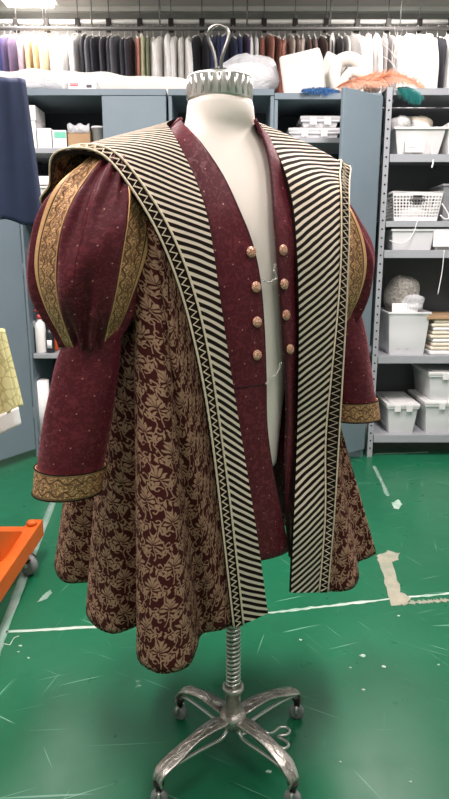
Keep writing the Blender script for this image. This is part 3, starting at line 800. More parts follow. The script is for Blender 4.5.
# ---------------------------------------------------------------- things on the shelves
def X(px, Y, z):                              # world x of a column of the view at depth Y and height z
    d = Y*CP - (z - H)*SP; return (px - 224.5)/F*d
def rbox(name, x0, x1, y0, y1, z0, z1, mat, label, cat, group=None, bevel=.006): return bx(name, x0, x1, y0, y1, z0, z1, mat, bevel=bevel, label=label, cat=cat, group=group)
def tub(name, x0, x1, y0, y1, z0, z1, label, cat, lid=False, taper=.012, mat='clear_plastic', group=None, content=None, lidmat='white_plastic'):
    t = thing(name, ((x0+x1)/2, (y0+y1)/2, z0), label, cat, group)
    zt = z1 - (.025 if lid else 0); m = MB(); T_ = .004
    def ring(f, z, ins): k = taper*(1 - f); return [Vector((x0+k+ins, y0+k+ins, z)), Vector((x1-k-ins, y0+k+ins, z)), Vector((x1-k-ins, y1-k-ins, z)), Vector((x0+k+ins, y1-k-ins, z))]
    m.rings([ring(0, z0, .0), ring(.5, (z0+zt)/2, 0), ring(1, zt, 0), ring(1, zt, -.008), ring(1, zt - .012, -.008), ring(1, zt - .012, -.006)], cap=False)
    m.f.append([3, 2, 1, 0]); m.sm.append(False)
    m.build('body', mat, t, bevel=.006, solid=.003, offs=-1, smooth=False)
    if lid:
        l = MB(); l.box(x0 - .012, x1 + .012, y0 - .012, y1 + .012, zt + .001, z1 - .006); l.box(x0 + .015, x1 - .015, y0 + .015, y1 - .015, z1 - .0059, z1); l.build('lid', lidmat, t, bevel=.004)
        for s in (.3, .7):
            xx = x0 + (x1 - x0)*s; bx('latch', xx - .02, xx + .02, y0 - .016, y0 - .0122, zt - .03, zt + .012, lidmat, t, bevel=.002)
    if content:
        for (cm, f0, f1, hh) in content:
            c = blob([(x0 + (x1-x0)*(f0+f1)/2, (y0+y1)/2, z0 + .006 + hh/2)], (x1-x0)*(f1-f0)/2*.92, (y1-y0)/2*.8, hh/2, 3 + int(f0*10))
            c.build('contents', cm, t)
    return t
def blob(cs, rx, ry, rz, seed, amp=.1, nu=20, nv=12, flat=True):
    rnd = random.Random(seed); ph = [rnd.uniform(0, 6.28) for _ in range(6)]; m = MB()
    for c in cs:
        c = Vector(c); R = []
        for i in range(1, nv):
            la = math.pi*i/nv; r = []
            for j in range(nu):
                lo = 2*math.pi*j/nu
                k = 1 + amp*(math.sin(3*lo + ph[0] + 2*la) + math.sin(5*la + ph[1] + lo) + .6*math.sin(7*lo + ph[2]))/2
                e = lambda a: math.copysign(abs(a)**.8, a)
                r.append(c + Vector((rx*k*e(math.sin(la))*math.cos(lo), ry*k*e(math.sin(la))*math.sin(lo), -rz*e(math.cos(la))*(k if math.cos(la) < 0 else 1))))
            R.append(r)
        m.rings(R, cap=True)
    return m
def bottle(x, y, z, h, r, mat, cap, label, nm='bottle', pump=False):
    t = thing(nm, (x, y, z), label, 'bottle')
    MB().lathe([(r*.92, 0), (r, .006), (r, h*.62), (r*.85, h*.7), (r*.38, h*.76), (r*.38, h*.8)], (x, y, z), 20).build('body', mat, t)
    MB().lathe([(r*.46, h*.8), (r*.46, h*.9), (r*.3, h*.905)], (x, y, z), 16).build('cap', cap, t)
    if pump:
        MB().tube([(x, y, z + h*.9), (x, y, z + h), (x - r*.9, y, z + h*.99)], .006, 8).build('pump', cap, t)
    return t
c0, c1, c2, c3, c4 = cz
y0 = FY + .04
def pxbox(name, px0, px1, ztop_py, zb, mat, label, cat, Y=y0, dep=.2, group=None):
    zt = zY(ztop_py, Y); z = (zb + zt)/2; return rbox(name, X(px0, Y, z), X(px1, Y, z), Y, Y + dep, zb, zt, mat, label, cat, group, .004)
# left cabinet, top shelf
pxbox('cardboard_carton', 24, 36, 121, c0, 'paper_white', 'tall white carton at the left end of the top cabinet shelf', 'box')
b_ = pxbox('shoe_box', 24.5, 35.5, 105, zY(121, y0) + .002, 'white_plastic', 'white box stacked on the tall white carton', 'box')
pxbox('white_box', 37, 51.5, 128, c0, 'white_plastic', 'wide low white box on the top cabinet shelf', 'box')
g_ = pxbox('carton', 52.5, 66.5, 130, c0, 'paper_white', 'white carton with a mint green label on the cabinet shelf', 'box')
zt = zY(130, y0); bx('label_strip', X(54, y0, zt), X(65.5, y0, zt), y0 - .002, y0 - .0004, zY(138, y0), zY(132, y0), 'box_green', g_, bevel=0)
t = thing('open_carton', (X(79, y0, c0), y0 + .1, c0), 'open brown cardboard carton lined with clear film on cabinet shelf', 'box')
xa, xb, zt = X(68.5, y0, c0), X(90.5, y0, c0), zY(130, y0)
for (n_, a, b_, c, d) in (('front_wall', xa, xb, y0, y0 + .004), ('back_wall', xa, xb, y0 + .2, y0 + .204), ('side_wall', xa, xa + .004, y0 + .005, y0 + .199), ('side_wall', xb - .004, xb, y0 + .005, y0 + .199)):
    bx(n_, a, b_, c, d, c0, zt, 'cardboard', t, bevel=0)
MB().grid([[Vector((xa + (xb-xa)*i/8, y0 - .003 - .002*math.sin(i*2), zt + .03 + .008*math.sin(i*1.7))) for i in range(9)], [Vector((xa + (xb-xa)*i/8, y0 - .004, zt - .015)) for i in range(9)]]).build('film_liner', 'film', t, solid=.001)
xc = X(97, y0, c0); cu = thing('paper_cup', (xc, y0 + .06, c0), 'white round tub at the right end of the top cabinet shelf', 'tub')
hh = zY(125, y0) - c0; MB().lathe([(.032, 0), (.038, hh*.9), (.041, hh*.9), (.041, hh), (.036, hh)], (xc, y0 + .06, c0), 24).build('body', 'white_plastic', cu)
# second and third shelves, partly behind the sleeve
tub('storage_bin', X(30, y0, c1), X(58, y0, c1), y0, y0 + .3, c1, zY(186, y0), 'open white storage bin on second cabinet shelf behind the collar', 'bin', mat='white_plastic')
pxbox('white_box', 31, 52, 176, zY(185.5, y0) + .004, 'paper_white', 'flat white box lying across the storage bin behind the collar', 'box', dep=.25)
pxbox('black_case', 22, 40, 262, c2, 'black_plastic', 'black case on the third cabinet shelf', 'case')
tub('storage_bin', X(21, y0 - .0, c2), X(28, y0, c2), y0 + .21, y0 + .4, c2, zY(258, y0), 'narrow white bin behind the black case', 'bin', mat='white_plastic')
blob([(X(25, y0, c2 + .2), y0 + .1, zY(262, y0) + .045)], .06, .05, .043, 5).build('wool_bundle', 'wool_grey', label='dark grey wool bundle resting on the black case', cat='bundle')
# bottle shelf
bottle(X(40, y0, c3), y0 + .04, c3, zY(311, y0) - c3, .033, 'bottle_white', 'red_plastic', 'white pump bottle with a red nozzle on cabinet shelf', 'pump_bottle', True)
bottle(X(49, y0, c3), y0 + .045, c3, zY(326, y0) - c3 + .02, .026, 'bottle_dark', 'black_plastic', 'short dark bottle with a white label beside pump bottle')
lb = MB(); xx = X(49, y0, c3)
lb.grid([[Vector((xx + .0268*math.sin(a), y0 + .045 - .0268*math.cos(a), z)) for a in (-.6, -.3, 0, .3, .6)] for z in (c3 + .03, c3 + .08)]).build('label_sticker', 'paper_white', bpy.data.objects['bottle'], solid=.001)
bottle(X(53.5, y0 + .1, c3), y0 + .14, c3, .2, .026, 'orange_plastic', 'orange_plastic', 'orange bottle standing behind the short dark bottle')
t = thing('hand_drill', (X(30.5, y0, c3), y0 + .08, c3), 'grey plastic appliance with a black handle left of the pump bottle', 'appliance')
xx = X(30.5, y0, c3); bx('base', xx - .03, xx + .03, y0 + .03, y0 + .14, c3, c3 + .06, 'black_plastic', t, bevel=.008); bx('column', xx - .02, xx + .022, y0 + .05, y0 + .12, c3 + .061, c3 + .15, 'grey_plastic', t, bevel=.01); bx('head', xx - .03, xx + .034, y0 + .03, y0 + .14, c3 + .151, c3 + .2, 'grey_plastic', t, bevel=.012)
t.name = 'appliance'
xx = X(40, y0, .12)
MB().lathe([(.055, 0), (.055, .36), (.02, .362), (.018, .36)], (xx, y0 + .08, c4), 24).build('paper_roll', 'paper_white', label='upright white paper roll at the bottom of the open cabinet', cat='roll', smooth=False)

# middle cabinet: clear boxes beside the neck
yb = FY + .1
for k, (a, b2, zt, lbl) in enumerate(((290, 338, 127, 'lower clear plastic box of small parts on the middle cabinet shelf'), (302, 338, 115, 'upper clear plastic box stacked on another in the middle cabinet'))):
    zb = z3[0] if k == 0 else zY(127, yb) + .002
    tub('parts_box', X(a, yb, zb), X(b2, yb, zb), yb, yb + .2, zb, zY(zt, yb), lbl, 'box', lid=True, lidmat='clear_plastic', group='clear boxes in the middle cabinet', content=[('linen_cream', .05, .5, .03), ('cardboard', .5, .95, .026)])

# right shelving
s0, s1, s2, s3, s4, s5 = sz
yf = FY + .03
def RX(px, z): return X(px, yf, z)
def scribble(par, x0, x1, y, z0, z1, n):     # unreadable lines of ink on a card
    for k in range(n):
        z = z1 - (z1 - z0)*(k + .8)/(n + .6); xe = x1 - (x1 - x0)*(.12 if k == 0 else .45)
        pts = [Vector((x0 + .1*(x1-x0) + (xe - x0 - .1*(x1-x0))*i/16, y, z + .003*math.sin(i*2.4 + k))) for i in range(17)]
        MB().tube(pts, .0014, 4).build('ink_line', 'ink', par)
t = tub('storage_bin', RX(394, s1), RX(444, s1), yf, yf + .34, s1, zY(127, yf), 'white translucent bin with a paper label on the upper grey shelf', 'bin', taper=.03, mat='white_plastic', content=[('white_cloth', .02, .98, .2)])
xa, xb = RX(404, s1), RX(423, s1); zc0, zc1 = zY(152, yf - .02), zY(137, yf - .02)
cd = bx('label_card', xa, xb, yf - .012, yf - .010, zc0, zc1, 'paper_white', t, bevel=0); scribble(cd, xa, xb, yf - .0125, zc0, zc1, 2)
MB().tube(resample([(RX(431, s1 + .03), yf - .012, s1 + .04), (RX(432, s1), yf - .016, s1 - .01), (RX(432, s1), yf - .03, s1 - .04), (RX(431, s1), yf - .032, s1 - .075)], 16), .005, 6).build('tie_cord', 'white_cloth', t)
blob([(RX(402, s1), yf + .1, zY(127, yf) + .03)], .06, .1, .045, 4, .08).build('folded_cloth', 'paper_white', label='folded white cloth on top of the labelled bin at left', cat='cloth')
blob([(RX(424, s1), yf + .2, zY(127, yf) + .04)], .09, .1, .055, 6, .08).build('folded_cloth', 'linen_cream', label='pale cream cloth bundle on top of the labelled bin', cat='cloth')
tub('storage_bin', RX(447, s1), RX(478, s1), yf, yf + .3, s1, zY(122, yf), 'white bin at the right edge of the upper grey shelf', 'bin', mat='white_plastic', lid=True)
# basket with pierced sides
bz1 = zY(192, yf); xa, xb = RX(391.5, s2), RX(441, s2)
bk = thing('laundry_basket', ((xa+xb)/2, yf + .15, s2), 'white pierced plastic basket with an oval handle hole', 'basket')
def pierced(nx, nz, P):                       # wall with square holes: P(i/nx, k/nz) gives the point
    m = MB()
    for i in range(nx):
        for k in range(nz):
            a, b2, c, d = P(i/nx, k/nz), P((i+1)/nx, k/nz), P((i+1)/nx, (k+1)/nz), P(i/nx, (k+1)/nz); ce = (a + b2 + c + d)/4
            oval = ((i + .5)/nx - .5)**2/.035 + ((k + .5)/nz - .72)**2/.022 < 1
            if k == 0 or k == nz-1: m.add([a, b2, c, d], [(0,1,2,3)]); continue
            if oval: continue
            q = [ce + (p - ce)*.62 for p in (a, b2, c, d)]
            m.add([a, b2, c, d] + q, [(0,1,5,4), (1,2,6,5), (2,3,7,6), (3,0,4,7)])
    return m
tp = .02
def PF(f, g): return Vector((xa + tp*(1-g) + (xb - xa - 2*tp*(1-g))*f, yf + tp*(1-g), s2 + .004 + (bz1 - s2 - .004)*g))
def PS(xw): return lambda f, g: Vector(((xa + tp*(1-g)) if xw == 0 else (xb - tp*(1-g)), yf + tp*(1-g) + (.3 - 2*tp*(1-g))*f, s2 + .004 + (bz1 - s2 - .004)*g))
pierced(15, 9, PF).build('front_wall', 'white_plastic', bk, solid=.003); pierced(15, 9, lambda f, g: PF(f, g) + Vector((0, .3 - 2*tp*(1-g), 0))).build('back_wall', 'white_plastic', bk, solid=.003)
for s in (0, 1): pierced(14, 9, PS(s)).build('side_wall', 'white_plastic', bk, solid=.003)
bx('bottom', xa + tp, xb - tp, yf + tp, yf + .28, s2 + .001, s2 + .006, 'white_plastic', bk)
MB().tube([(xa, yf, bz1), (xb, yf, bz1), (xb, yf + .3, bz1), (xa, yf + .3, bz1)], .006, 8, closed=True).build('rim', 'white_plastic', bk)
blob([((xa+xb)/2 + .03, yf + .19, s2 + .046)], .09, .07, .038, 8, .12).build('white_cloth_bundle', 'white_cloth', label='crumpled white cloth lying inside the pierced basket', cat='cloth')
MB().tube(resample([(RX(441.5, s2 + .1), yf - .008, s2 + .1), (RX(446, s2), yf - .012, s2 + .05), (RX(448, s2), yf - .012, s2 + .02), (RX(444, s2), yf - .012, s2 + .012), (RX(439, s2), yf - .01, s2 + .035)], 24), .004, 6).build('cord_loop', 'white_cloth', bk)
tub('storage_bin', RX(444, s2), RX(475, s2), yf + .05, yf + .3, s2, zY(183, yf), 'grey bin behind the cord right of the pierced basket', 'bin', mat='grey_plastic')
# clear drawer below with card and cord
t = tub('clear_drawer', RX(391, s3), RX(432, s3), yf - .01, yf + .32, s3, zY(229, yf), 'clear shallow drawer bin with hanging white cord', 'bin', content=[('grey_plastic', .03, .97, .05)])
MB().tube(resample([(RX(389, s2), FY - .008, s2 - .11), (RX(397, s2), FY - .012, s2 - .127), (RX(405, s2), FY - .012, s2 - .12), (RX(412, s2), FY - .01, s2 - .07), (RX(416, s2), FY - .008, s2 + .01)], 24), .0028, 6).build('hanging_cord', 'white_cloth', t)
t = tub('clear_drawer', RX(434, s3), RX(475, s3), yf - .01, yf + .32, s3, zY(229, yf), 'clear shallow drawer bin with a white card on its front', 'bin', content=[('white_cloth', .03, .97, .05)])
bx('label_card', RX(431, s3), RX(449, s3), yf - .03, yf - .024, s3 + .02, zY(231, yf), 'paper_white', t, bevel=0)
MB().tube(resample([(RX(442, s3), FY - .008, s3 + .0), (RX(441.5, s3), FY - .01, s3 - .12), (RX(439, s3), FY - .01, s3 - .26)], 16), .0028, 6).build('hanging_cord', 'white_cloth', t)
# tub with white cloth and wool, linen stack
x0_, x1_ = RX(387, s4), RX(427, s4); zt = zY(312, yf)
tub('storage_tub', x0_, x1_, yf, yf + .34, s4, zt, 'clear open tub packed with white cloth on the lower shelf', 'tub', taper=.02)
m = MB(); P = []
for i in range(30):
    f = i/29; xx = x0_ + .03 + (x1_ - x0_ - .1)*f
    P.append([Vector((xx + .004*math.sin(i*2 + k), yf + .026 + .008*math.sin(i*1.9) + .01*k/5, s4 + .03 + (zt + .05 - s4 - .03)*k/5)) for k in range(6)])
MB().grid(P).build('white_cloth', 'white_cloth', solid=.01, label='white cloth standing upright inside the clear tub', cat='cloth')
blob([((x0_+x1_)/2 - .005, yf + .17, zt + .085)], .11, .12, .125, 11, .07, 28, 18).build('wool_bundle', 'wool_grey', label='fluffy grey wool bundle heaped on the clear tub', cat='bundle')
blob([((x0_+x1_)/2 + .03, yf + .05, zt + .05)], .07, .035, .05, 12, .15).build('plastic_wrap', 'film', label='clear plastic wrap beside the grey wool bundle', cat='wrap')
zz = s4
for k in range(9):
    h_ = .024 if k else .03; dx = random.uniform(-.008, .008); a, b2 = RX(431, s4) + dx, RX(478, s4) + dx
    m = MB(); m.box(a, b2, yf, yf + .3, zz + .0005, zz + h_ - .001)
    pos = ['lowest', 'second', 'third', 'fourth', 'fifth', 'sixth', 'seventh', 'eighth', 'topmost'][k]
    m.build('folded_linen', 'linen_cream' if k % 3 else 'white_cloth', bevel=.009, label=f'folded cream linen, {pos} from below in the stack on the shelf', cat='linen', group='folded linens on the lower shelf'); zz += h_
bx('cardboard_sheet', RX(427, zz), RX(478, zz), yf - .01, yf + .31, zz + .001, zz + .02, 'cardboard', label='tan cardboard sheet lying on the folded linens', cat='cardboard')
# bottom shelf: lidded boxes
tub('lidded_box', RX(382, s5) + .03, RX(416, s5), yf, yf + .36, s5, zY(403, yf), 'clear lidded box standing alone on the bottom grey shelf', 'box', lid=True, taper=.02, content=[('white_cloth', .05, .45, .06), ('paper_white', .5, .95, .05)])
xa, xb = RX(424, s5), RX(475, s5); zm = zY(403, yf) + .015
tub('lidded_box', xa, xb, yf, yf + .36, s5, zm, 'lower clear lidded box of two stacked on the bottom shelf', 'box', lid=True, taper=.02, content=[('white_cloth', .05, .5, .07), ('linen_cream', .5, .95, .06)])
tub('lidded_box', xa + .01, xb, yf, yf + .36, zm + .001, zY(371, yf), 'upper clear lidded box of two stacked on the bottom shelf', 'box', lid=True, taper=.02, content=[('white_cloth', .05, .95, .06)])

# ---------------------------------------------------------------- things on top of the cabinets
T0z = T0 + .001
# long white foam slab wrapped in sheet
x0_, x1_ = -1.6, X(192, 4.05, T0); P = []
for i in range(60):
    f = i/59; xx = x0_ + (x1_ - x0_)*f; hgt = .165 - .05*max(0, f - .45)/.55 + .006*math.sin(f*23); ring = []
    for (a, b2) in ((0, 0), (0, .55), (.05, .9), (.2, 1), (.8, 1), (.95, .9), (1, .55), (1, 0)):
        ring.append(Vector((xx, 4.02 + .22*a + .004*math.sin(f*31 + a*9), T0z + hgt*b2 + (.004*math.sin(f*40 + a*7) if b2 else 0))))
    P.append(ring)
MB().rings(P).build('foam_slab', 'white_foam', label='long white wrapped foam slab lying along the left cabinet top', cat='foam slab')
blob([(X(38, 3.92, T0 + .05), 3.92, T0z + .044)], .19, .075, .045, 21, .12, 32, 14).build('plastic_bag', 'film', label='flat clear plastic bag on the left cabinet top', cat='bag')
for k, (px, s, lbl) in enumerate(((18, .05, 'left'), (38, .065, 'middle'), (54, .05, 'right'))):
    blob([(X(px, 3.92, T0 + .03), 3.92, T0z + .03)], s, .045, .026, 30 + k, .08).build('fabric_roll', 'grey_plastic', label=f'grey fabric roll inside the flat plastic bag, {lbl} one', cat='fabric', group='fabric rolls in the flat bag')
xa, xb = X(70, 3.9, T0), X(98, 3.9, T0)
t = rbox('carton', xa, xb, 3.86, 3.98, T0z, T0z + .058, 'paper_white', 'small white carton with red print on the cabinet top', 'carton')
for z in (.028, .037): bx('red_print', xa + .012, xa + .06, 3.858, 3.8595, T0z + z, T0z + z + .005, 'label_red', t, bevel=0)
bx('dark_print', xa + .105, xa + .135, 3.858, 3.8595, T0z + .02, T0z + .036, 'ink', t, bevel=0)
# big clear bag behind the neck
blob([(X(248, 3.98, T0 + .1), 4.0, T0z + .11)], .185, .12, .112, 41, .09, 40, 22).build('plastic_bag', 'film', label='bulging clear plastic bag of white stuffing behind the neck', cat='bag')
blob([(X(246, 3.98, T0 + .1), 4.01, T0z + .094)], .145, .09, .09, 43, .1, 30, 16).build('stuffing', 'white_cloth', label='white stuffing inside the bulging plastic bag', cat='stuffing')
# tilted white foam cube
T3z = T3 + .001
cx, cyy = X(304, 3.95, T3 + .15), 3.98
Mx = Matrix.Translation((cx, cyy, T3z + .131)) @ Matrix.Rotation(math.radians(-9), 4, 'Y') @ Matrix.Rotation(math.radians(-14), 4, 'Z')
MB().box(-.117, .117, -.09, .09, -.112, .112, Mx).build('foam_block', 'white_foam', bevel=.014, label='large tilted white foam block on the middle cabinet top', cat='foam block')
Mx = Matrix.Translation((X(328, 4.08, T3 + .15), 4.1, T3z + .145)) @ Matrix.Rotation(math.radians(24), 4, 'Y')
MB().box(-.07, .07, -.03, .03, -.135, .135, Mx).build('foam_board', 'white_foam', bevel=.01, label='thin white foam board leaning right of the large foam block', cat='foam board')
# white arched foam piece
t = thing('foam_headpiece', (X(352, 3.95, T3), 3.95, T3z), 'white arched foam headpiece with dark scribbled band on cabinet top', 'headpiece')
ax_ = X(352, 3.95, T3 + .1)
def arch(pts, r, nm, mat='white_foam', flat=1): MB().tube(resample([Vector((ax_ + a, 3.95 + c, T3z + z)) for a, z, c in pts], 40), r, 12, flat=flat).build(nm, mat, t)
arch([(-.085, .03, -.02), (-.105, .12, -.02), (-.085, .195, 0), (-.02, .215, 0), (.05, .18, 0), (.09, .12, 0), (.105, .04, .02)], lambda f: .03 + .008*math.sin(f*3.14), 'outer_arch')
arch([(-.03, .03, -.03), (-.05, .09, -.03), (-.01, .14, -.02), (.06, .12, -.02), (.12, .06, -.02), (.15, .03, -.02)], .027, 'inner_arch')
arch([(-.03, .1, -.06), (0, .075, -.06), (.02, .1, -.06), (.03, .07, -.06), (.05, .09, -.06), (.06, .06, -.05)], .0035, 'dark_line', 'ink')

def plume(name, base, tip, sag, L, n, mat, label, width=.07, seed=0, droop=.5):
    rnd = random.Random(seed); b0, t0 = Vector(base), Vector(tip); mid = b0.lerp(t0, .5) + Vector((0, 0, sag))
    sh = resample([b0, b0.lerp(mid, .55) + Vector((0, 0, sag*.25)), mid, t0.lerp(mid, .4) + Vector((0, 0, sag*.2)), t0], 40)
    t = thing(name, b0, label, 'feather', 'dyed plumes on the cabinet top')
    MB().tube(sh, lambda f: .0035*(1 - f*.8), 5).build('quill', 'quill', t)
    m = MB(); D = (t0 - b0).normalized()
    for k in range(n):
        f = .08 + .92*k/n; i = min(int(f*39), 38); p = sh[i].lerp(sh[i+1], f*39 - i); s = rnd.choice((-1, 1))
        N = Vector((-D.y*s, D.x*s, rnd.uniform(-.5, .9))).normalized(); l = width*(.5 + .7*math.sin(math.pi*min(1, f*.9 + .08)))*rnd.uniform(.7, 1.15)
        if rnd.random() < .5: N = Vector((N.x*.3 + rnd.uniform(-.2, .2), -abs(N.y)*.6, rnd.uniform(-.6, .5))).normalized()
        q = [p]; dirv = (N + D*.6).normalized()
        for j in range(1, 5):
            dirv = (dirv + Vector((rnd.uniform(-.1, .1), 0, -droop*.3))).normalized(); q.append(q[-1] + dirv*l/4)
        wv = D*.0022
        vs = []
        for j, p_ in enumerate(q): w2 = wv*(1 - j/5); vs += [p_ - w2, p_ + w2]
        m.add(vs, [(2*j, 2*j+1, 2*j+3, 2*j+2) for j in range(4)])
    for v in m.v: v.z = max(v.z, (T3z + .003) if v.y > FY - .006 else v.z)
    m.build('barbs', mat, t, recalc=False, kind='stuff')
yp = 3.86
plume('feather', (X(332, yp, T3), yp, T3z + .03), (X(382, yp, T3), yp - .04, T3z + .05), .035, .3, 700, 'feather_orange', 'coral orange plume below the white foam headpiece', .06, 1)
plume('feather', (X(356, yp, T3), yp + .02, T3z + .02), (X(424, yp, T3), yp, T3z + .035), .075, .4, 800, 'feather_orange', 'coral orange plume arching right over the shelving post', .065, 2)
plume('feather', (X(345, yp, T3), yp + .06, T3z + .04), (X(410, yp, T3), yp + .03, T3z + .08), .06, .4, 600, 'feather_orange', 'coral orange plume behind the other two orange plumes', .06, 9)
plume('feather', (X(372, yp, T3), yp + .09, T3z + .06), (X(430, yp, T3), yp + .06, T3z + .03), .07, .4, 350, 'feather_green', 'thin dark green plume arching behind the orange plumes', .035, 3)
plume('feather', (X(395, 3.78, T3), 3.782, T3z + .02), (X(418, 3.78, T3), 3.772, T3z - .03), .02, .2, 600, 'feather_teal', 'teal plume hanging over the shelf edge', .075, 4, 1.2)
plume('feather', (X(345, 3.79, T3), 3.83, T3z + .01), (X(303, 3.79, T3), 3.785, T3z + .012), .012, .2, 600, 'feather_blue', 'blue plume on the cabinet edge under the foam block', .045, 5, .9)
# white branches
for k, (px, pz, ln, lbl, sd) in enumerate(((372, .05, .2, 'white twiggy branch leaning left behind the orange plumes', 3), (392, .05, .24, 'white twiggy branch spreading right behind the orange plumes', 4))):
    rnd = random.Random(sd); yy = 4.02 + .05*k; bb = Vector((X(px, yy, T3), yy, T3z + .004)); t = thing('branch', bb, lbl, 'branch', 'white branches on the cabinet top')
    def limb(p, d, l, r, dep):
        pts = [p]
        for j in range(5): d = (d + Vector((rnd.uniform(-.25, .25), rnd.uniform(-.1, .1), rnd.uniform(-.12, .15)))).normalized(); pts.append(pts[-1] + d*l/5)
        MB().tube(resample(pts, 12), lambda f: r*(1 - .6*f), 6).build('twig', 'branch_white', t)
        if dep:
            for j in (2, 3, 4, 5): limb(pts[j], (d + Vector((rnd.uniform(-1, 1), rnd.uniform(-.2, .2), rnd.uniform(-.2, .7)))).normalized(), l*.55, r*.6, dep - 1)
    limb(bb, Vector((-.3 if k == 0 else .45, 0, 1)).normalized(), ln, .0065, 2)

# ---------------------------------------------------------------- rolling rack at the left edge, with hanging cloth
rk = thing('garment_rack', (-1.4, 2.2, 0), 'orange rolling garment rack with grey casters at the left edge', 'garment rack')
ex = -.815; zb = .115
def rbar(nm, a, b2, wd, h_):
    a, b2 = Vector(a), Vector(b2); D = b2 - a; Mx = Matrix.Translation(a) @ D.to_track_quat('X', 'Z').to_matrix().to_4x4()
    MB().box(0, D.length, -wd/2, wd/2, -h_/2, h_/2, Mx).build(nm, 'rack_orange', rk, bevel=.004)
rbar('end_bar', (ex, 1.80, zb), (ex, 2.50, zb), .06, .075)
rbar('base_bar', (ex - .032, 2.42, zb), (-2.0, 2.42, zb), .05, .06)
rbar('end_bar', (-2.04, 1.80, zb), (-2.04, 2.50, zb), .06, .075)
rbar('upright', (ex - .07, 2.16, zb - .03), (ex - .07, 2.16, 1.93), .035, .04); rbar('upright', (-2.0, 2.16, zb - .03), (-2.0, 2.16, 1.93), .035, .04)
rbar('hanging_rail', (ex - .07, 2.16, 1.945), (-2.0, 2.16, 1.945), .03, .03)
tri = [Vector((ex - .03, a, z)) for a, z in ((2.12, zb + .038), (2.38, zb + .038), (2.12, zb + .16))]
MB().add(tri + [p + Vector((.012, 0, 0)) for p in tri], [(0, 1, 2), (3, 5, 4), (0, 3, 4, 1), (1, 4, 5, 2), (2, 5, 3, 0)]).build('gusset', 'rack_orange', rk, bevel=.003)
MB().lathe([(.018, 0), (.022, .004), (.02, .016), (.012, .02)], (ex, 2.44, zb + .038), 14).build('bolt_cap', 'rack_orange', rk)
for x, y in ((ex, 1.84), (ex + .0, 2.3), (-2.04, 1.86), (-2.04, 2.42)):
    c = Vector((x + (.02 if x > -1 else 0), y, 0))
    MB().lathe([(.022, -.014), (.042, -.013), (.045, 0), (.042, .013), (.022, .014)], c + Vector((0, 0, .0455)), 22, M=Matrix.Rotation(math.radians(62), 3, 'Z') @ Matrix.Rotation(math.pi/2, 3, 'Y')).build('caster_wheel', 'caster_grey', rk)
    MB().lathe([(.012, .046), (.03, .07), (.032, .077)], c, 14).build('caster_fork', 'dark_metal', rk)
    MB().lathe([(.006, -.019), (.012, -.017), (.012, .017), (.006, .019)], c + Vector((0, 0, .0455)), 12, M=Matrix.Rotation(math.radians(62), 3, 'Z') @ Matrix.Rotation(math.pi/2, 3, 'Y')).build('axle_cap', 'steel', rk)
# a second caster foot nearer the camera at the edge of the frame
def cloth_hang(name, corners, mat, label, cat, seed, amp=.012, hemmat=None, hem_h=0):
    # corners: top-left, top-right, bottom-right, bottom-left as points; a draped sheet with vertical folds and depth
    tl, tr, br, bl = [Vector(c) for c in corners]; P = []; n, m_ = 30, 40
    for i in range(n):
        g = i/(n-1); row = []
        for j in range(m_):
            f = j/(m_-1); p = tl.lerp(tr, f).lerp(bl.lerp(br, f), g)
            row.append(p + Vector((0, amp*(math.sin(f*15 + seed) + .5*math.sin(f*31 + g*3))*(.35 + .65*g), .004*math.sin(f*20)*g)))
        P.append(row)
    back = [[p + Vector((0, .045 + .01*math.sin(j*.4), 0)) for j, p in enumerate(r)] for r in P]
    t = thing(name, (tl + tr)/2, label, cat)
    MB().grid(P).build('front_layer', mat, t, solid=.004); MB().grid(back).build('back_layer', mat, t, solid=.004)
    sides = [[r[-1] for r in P], [(r[-1] + b2[-1])/2 + Vector((.012, 0, 0)) for r, b2 in zip(P, back)], [b2[-1] for b2 in back]]
    MB().grid(sides).build('side_fold', mat, t, solid=.003)
    return t
Yb = 2.1
t = cloth_hang('blue_garment', (atY(-60, 74, Yb), atY(19, 78, Yb), atY(39, 227, Yb), atY(-70, 205, Yb)), 'blue_cloth', 'navy blue cloth garment hanging from the rack at top left', 'garment', 1)
MB().tube(resample([atY(-20, 78, Yb) + Vector((0, .02, 0)), atY(-20, 60, Yb) + Vector((0, .02, 0)), atY(-22, 50, Yb) + Vector((0, .03, 0)), Vector((atY(-22, 40, Yb).x, 2.16, 1.968))], 14), .003, 6).build('hanger_hook', 'steel', t)
Yy = 2.26
t = cloth_hang('yellow_cloth', (atY(-60, 330, Yy), atY(-1, 330, Yy), atY(18, 408, Yy), atY(-60, 440, Yy)), 'yellow_print', 'pale yellow printed cloth with a white hem hanging at left edge', 'cloth', 4, .006)
P = []
for i in range(8):
    g = i/7; P.append([atY(-60, 439, Yy).lerp(atY(-60, 462, Yy), g).lerp(atY(18, 407, Yy).lerp(atY(21, 424, Yy), g), f/11) + Vector((0, -.004 + .006*math.sin(f*1.3), 0)) for f in range(12)])
MB().grid(P).build('white_hem', 'white_cloth', t, solid=.012)
MB().tube(resample([atY(-30, 331, Yy), atY(-32, 200, Yy), atY(-34, 80, Yy), Vector((atY(-34, 60, Yy).x, 2.18, 1.962))], 20), .003, 6).build('hanger_strap', 'white_cloth', t)
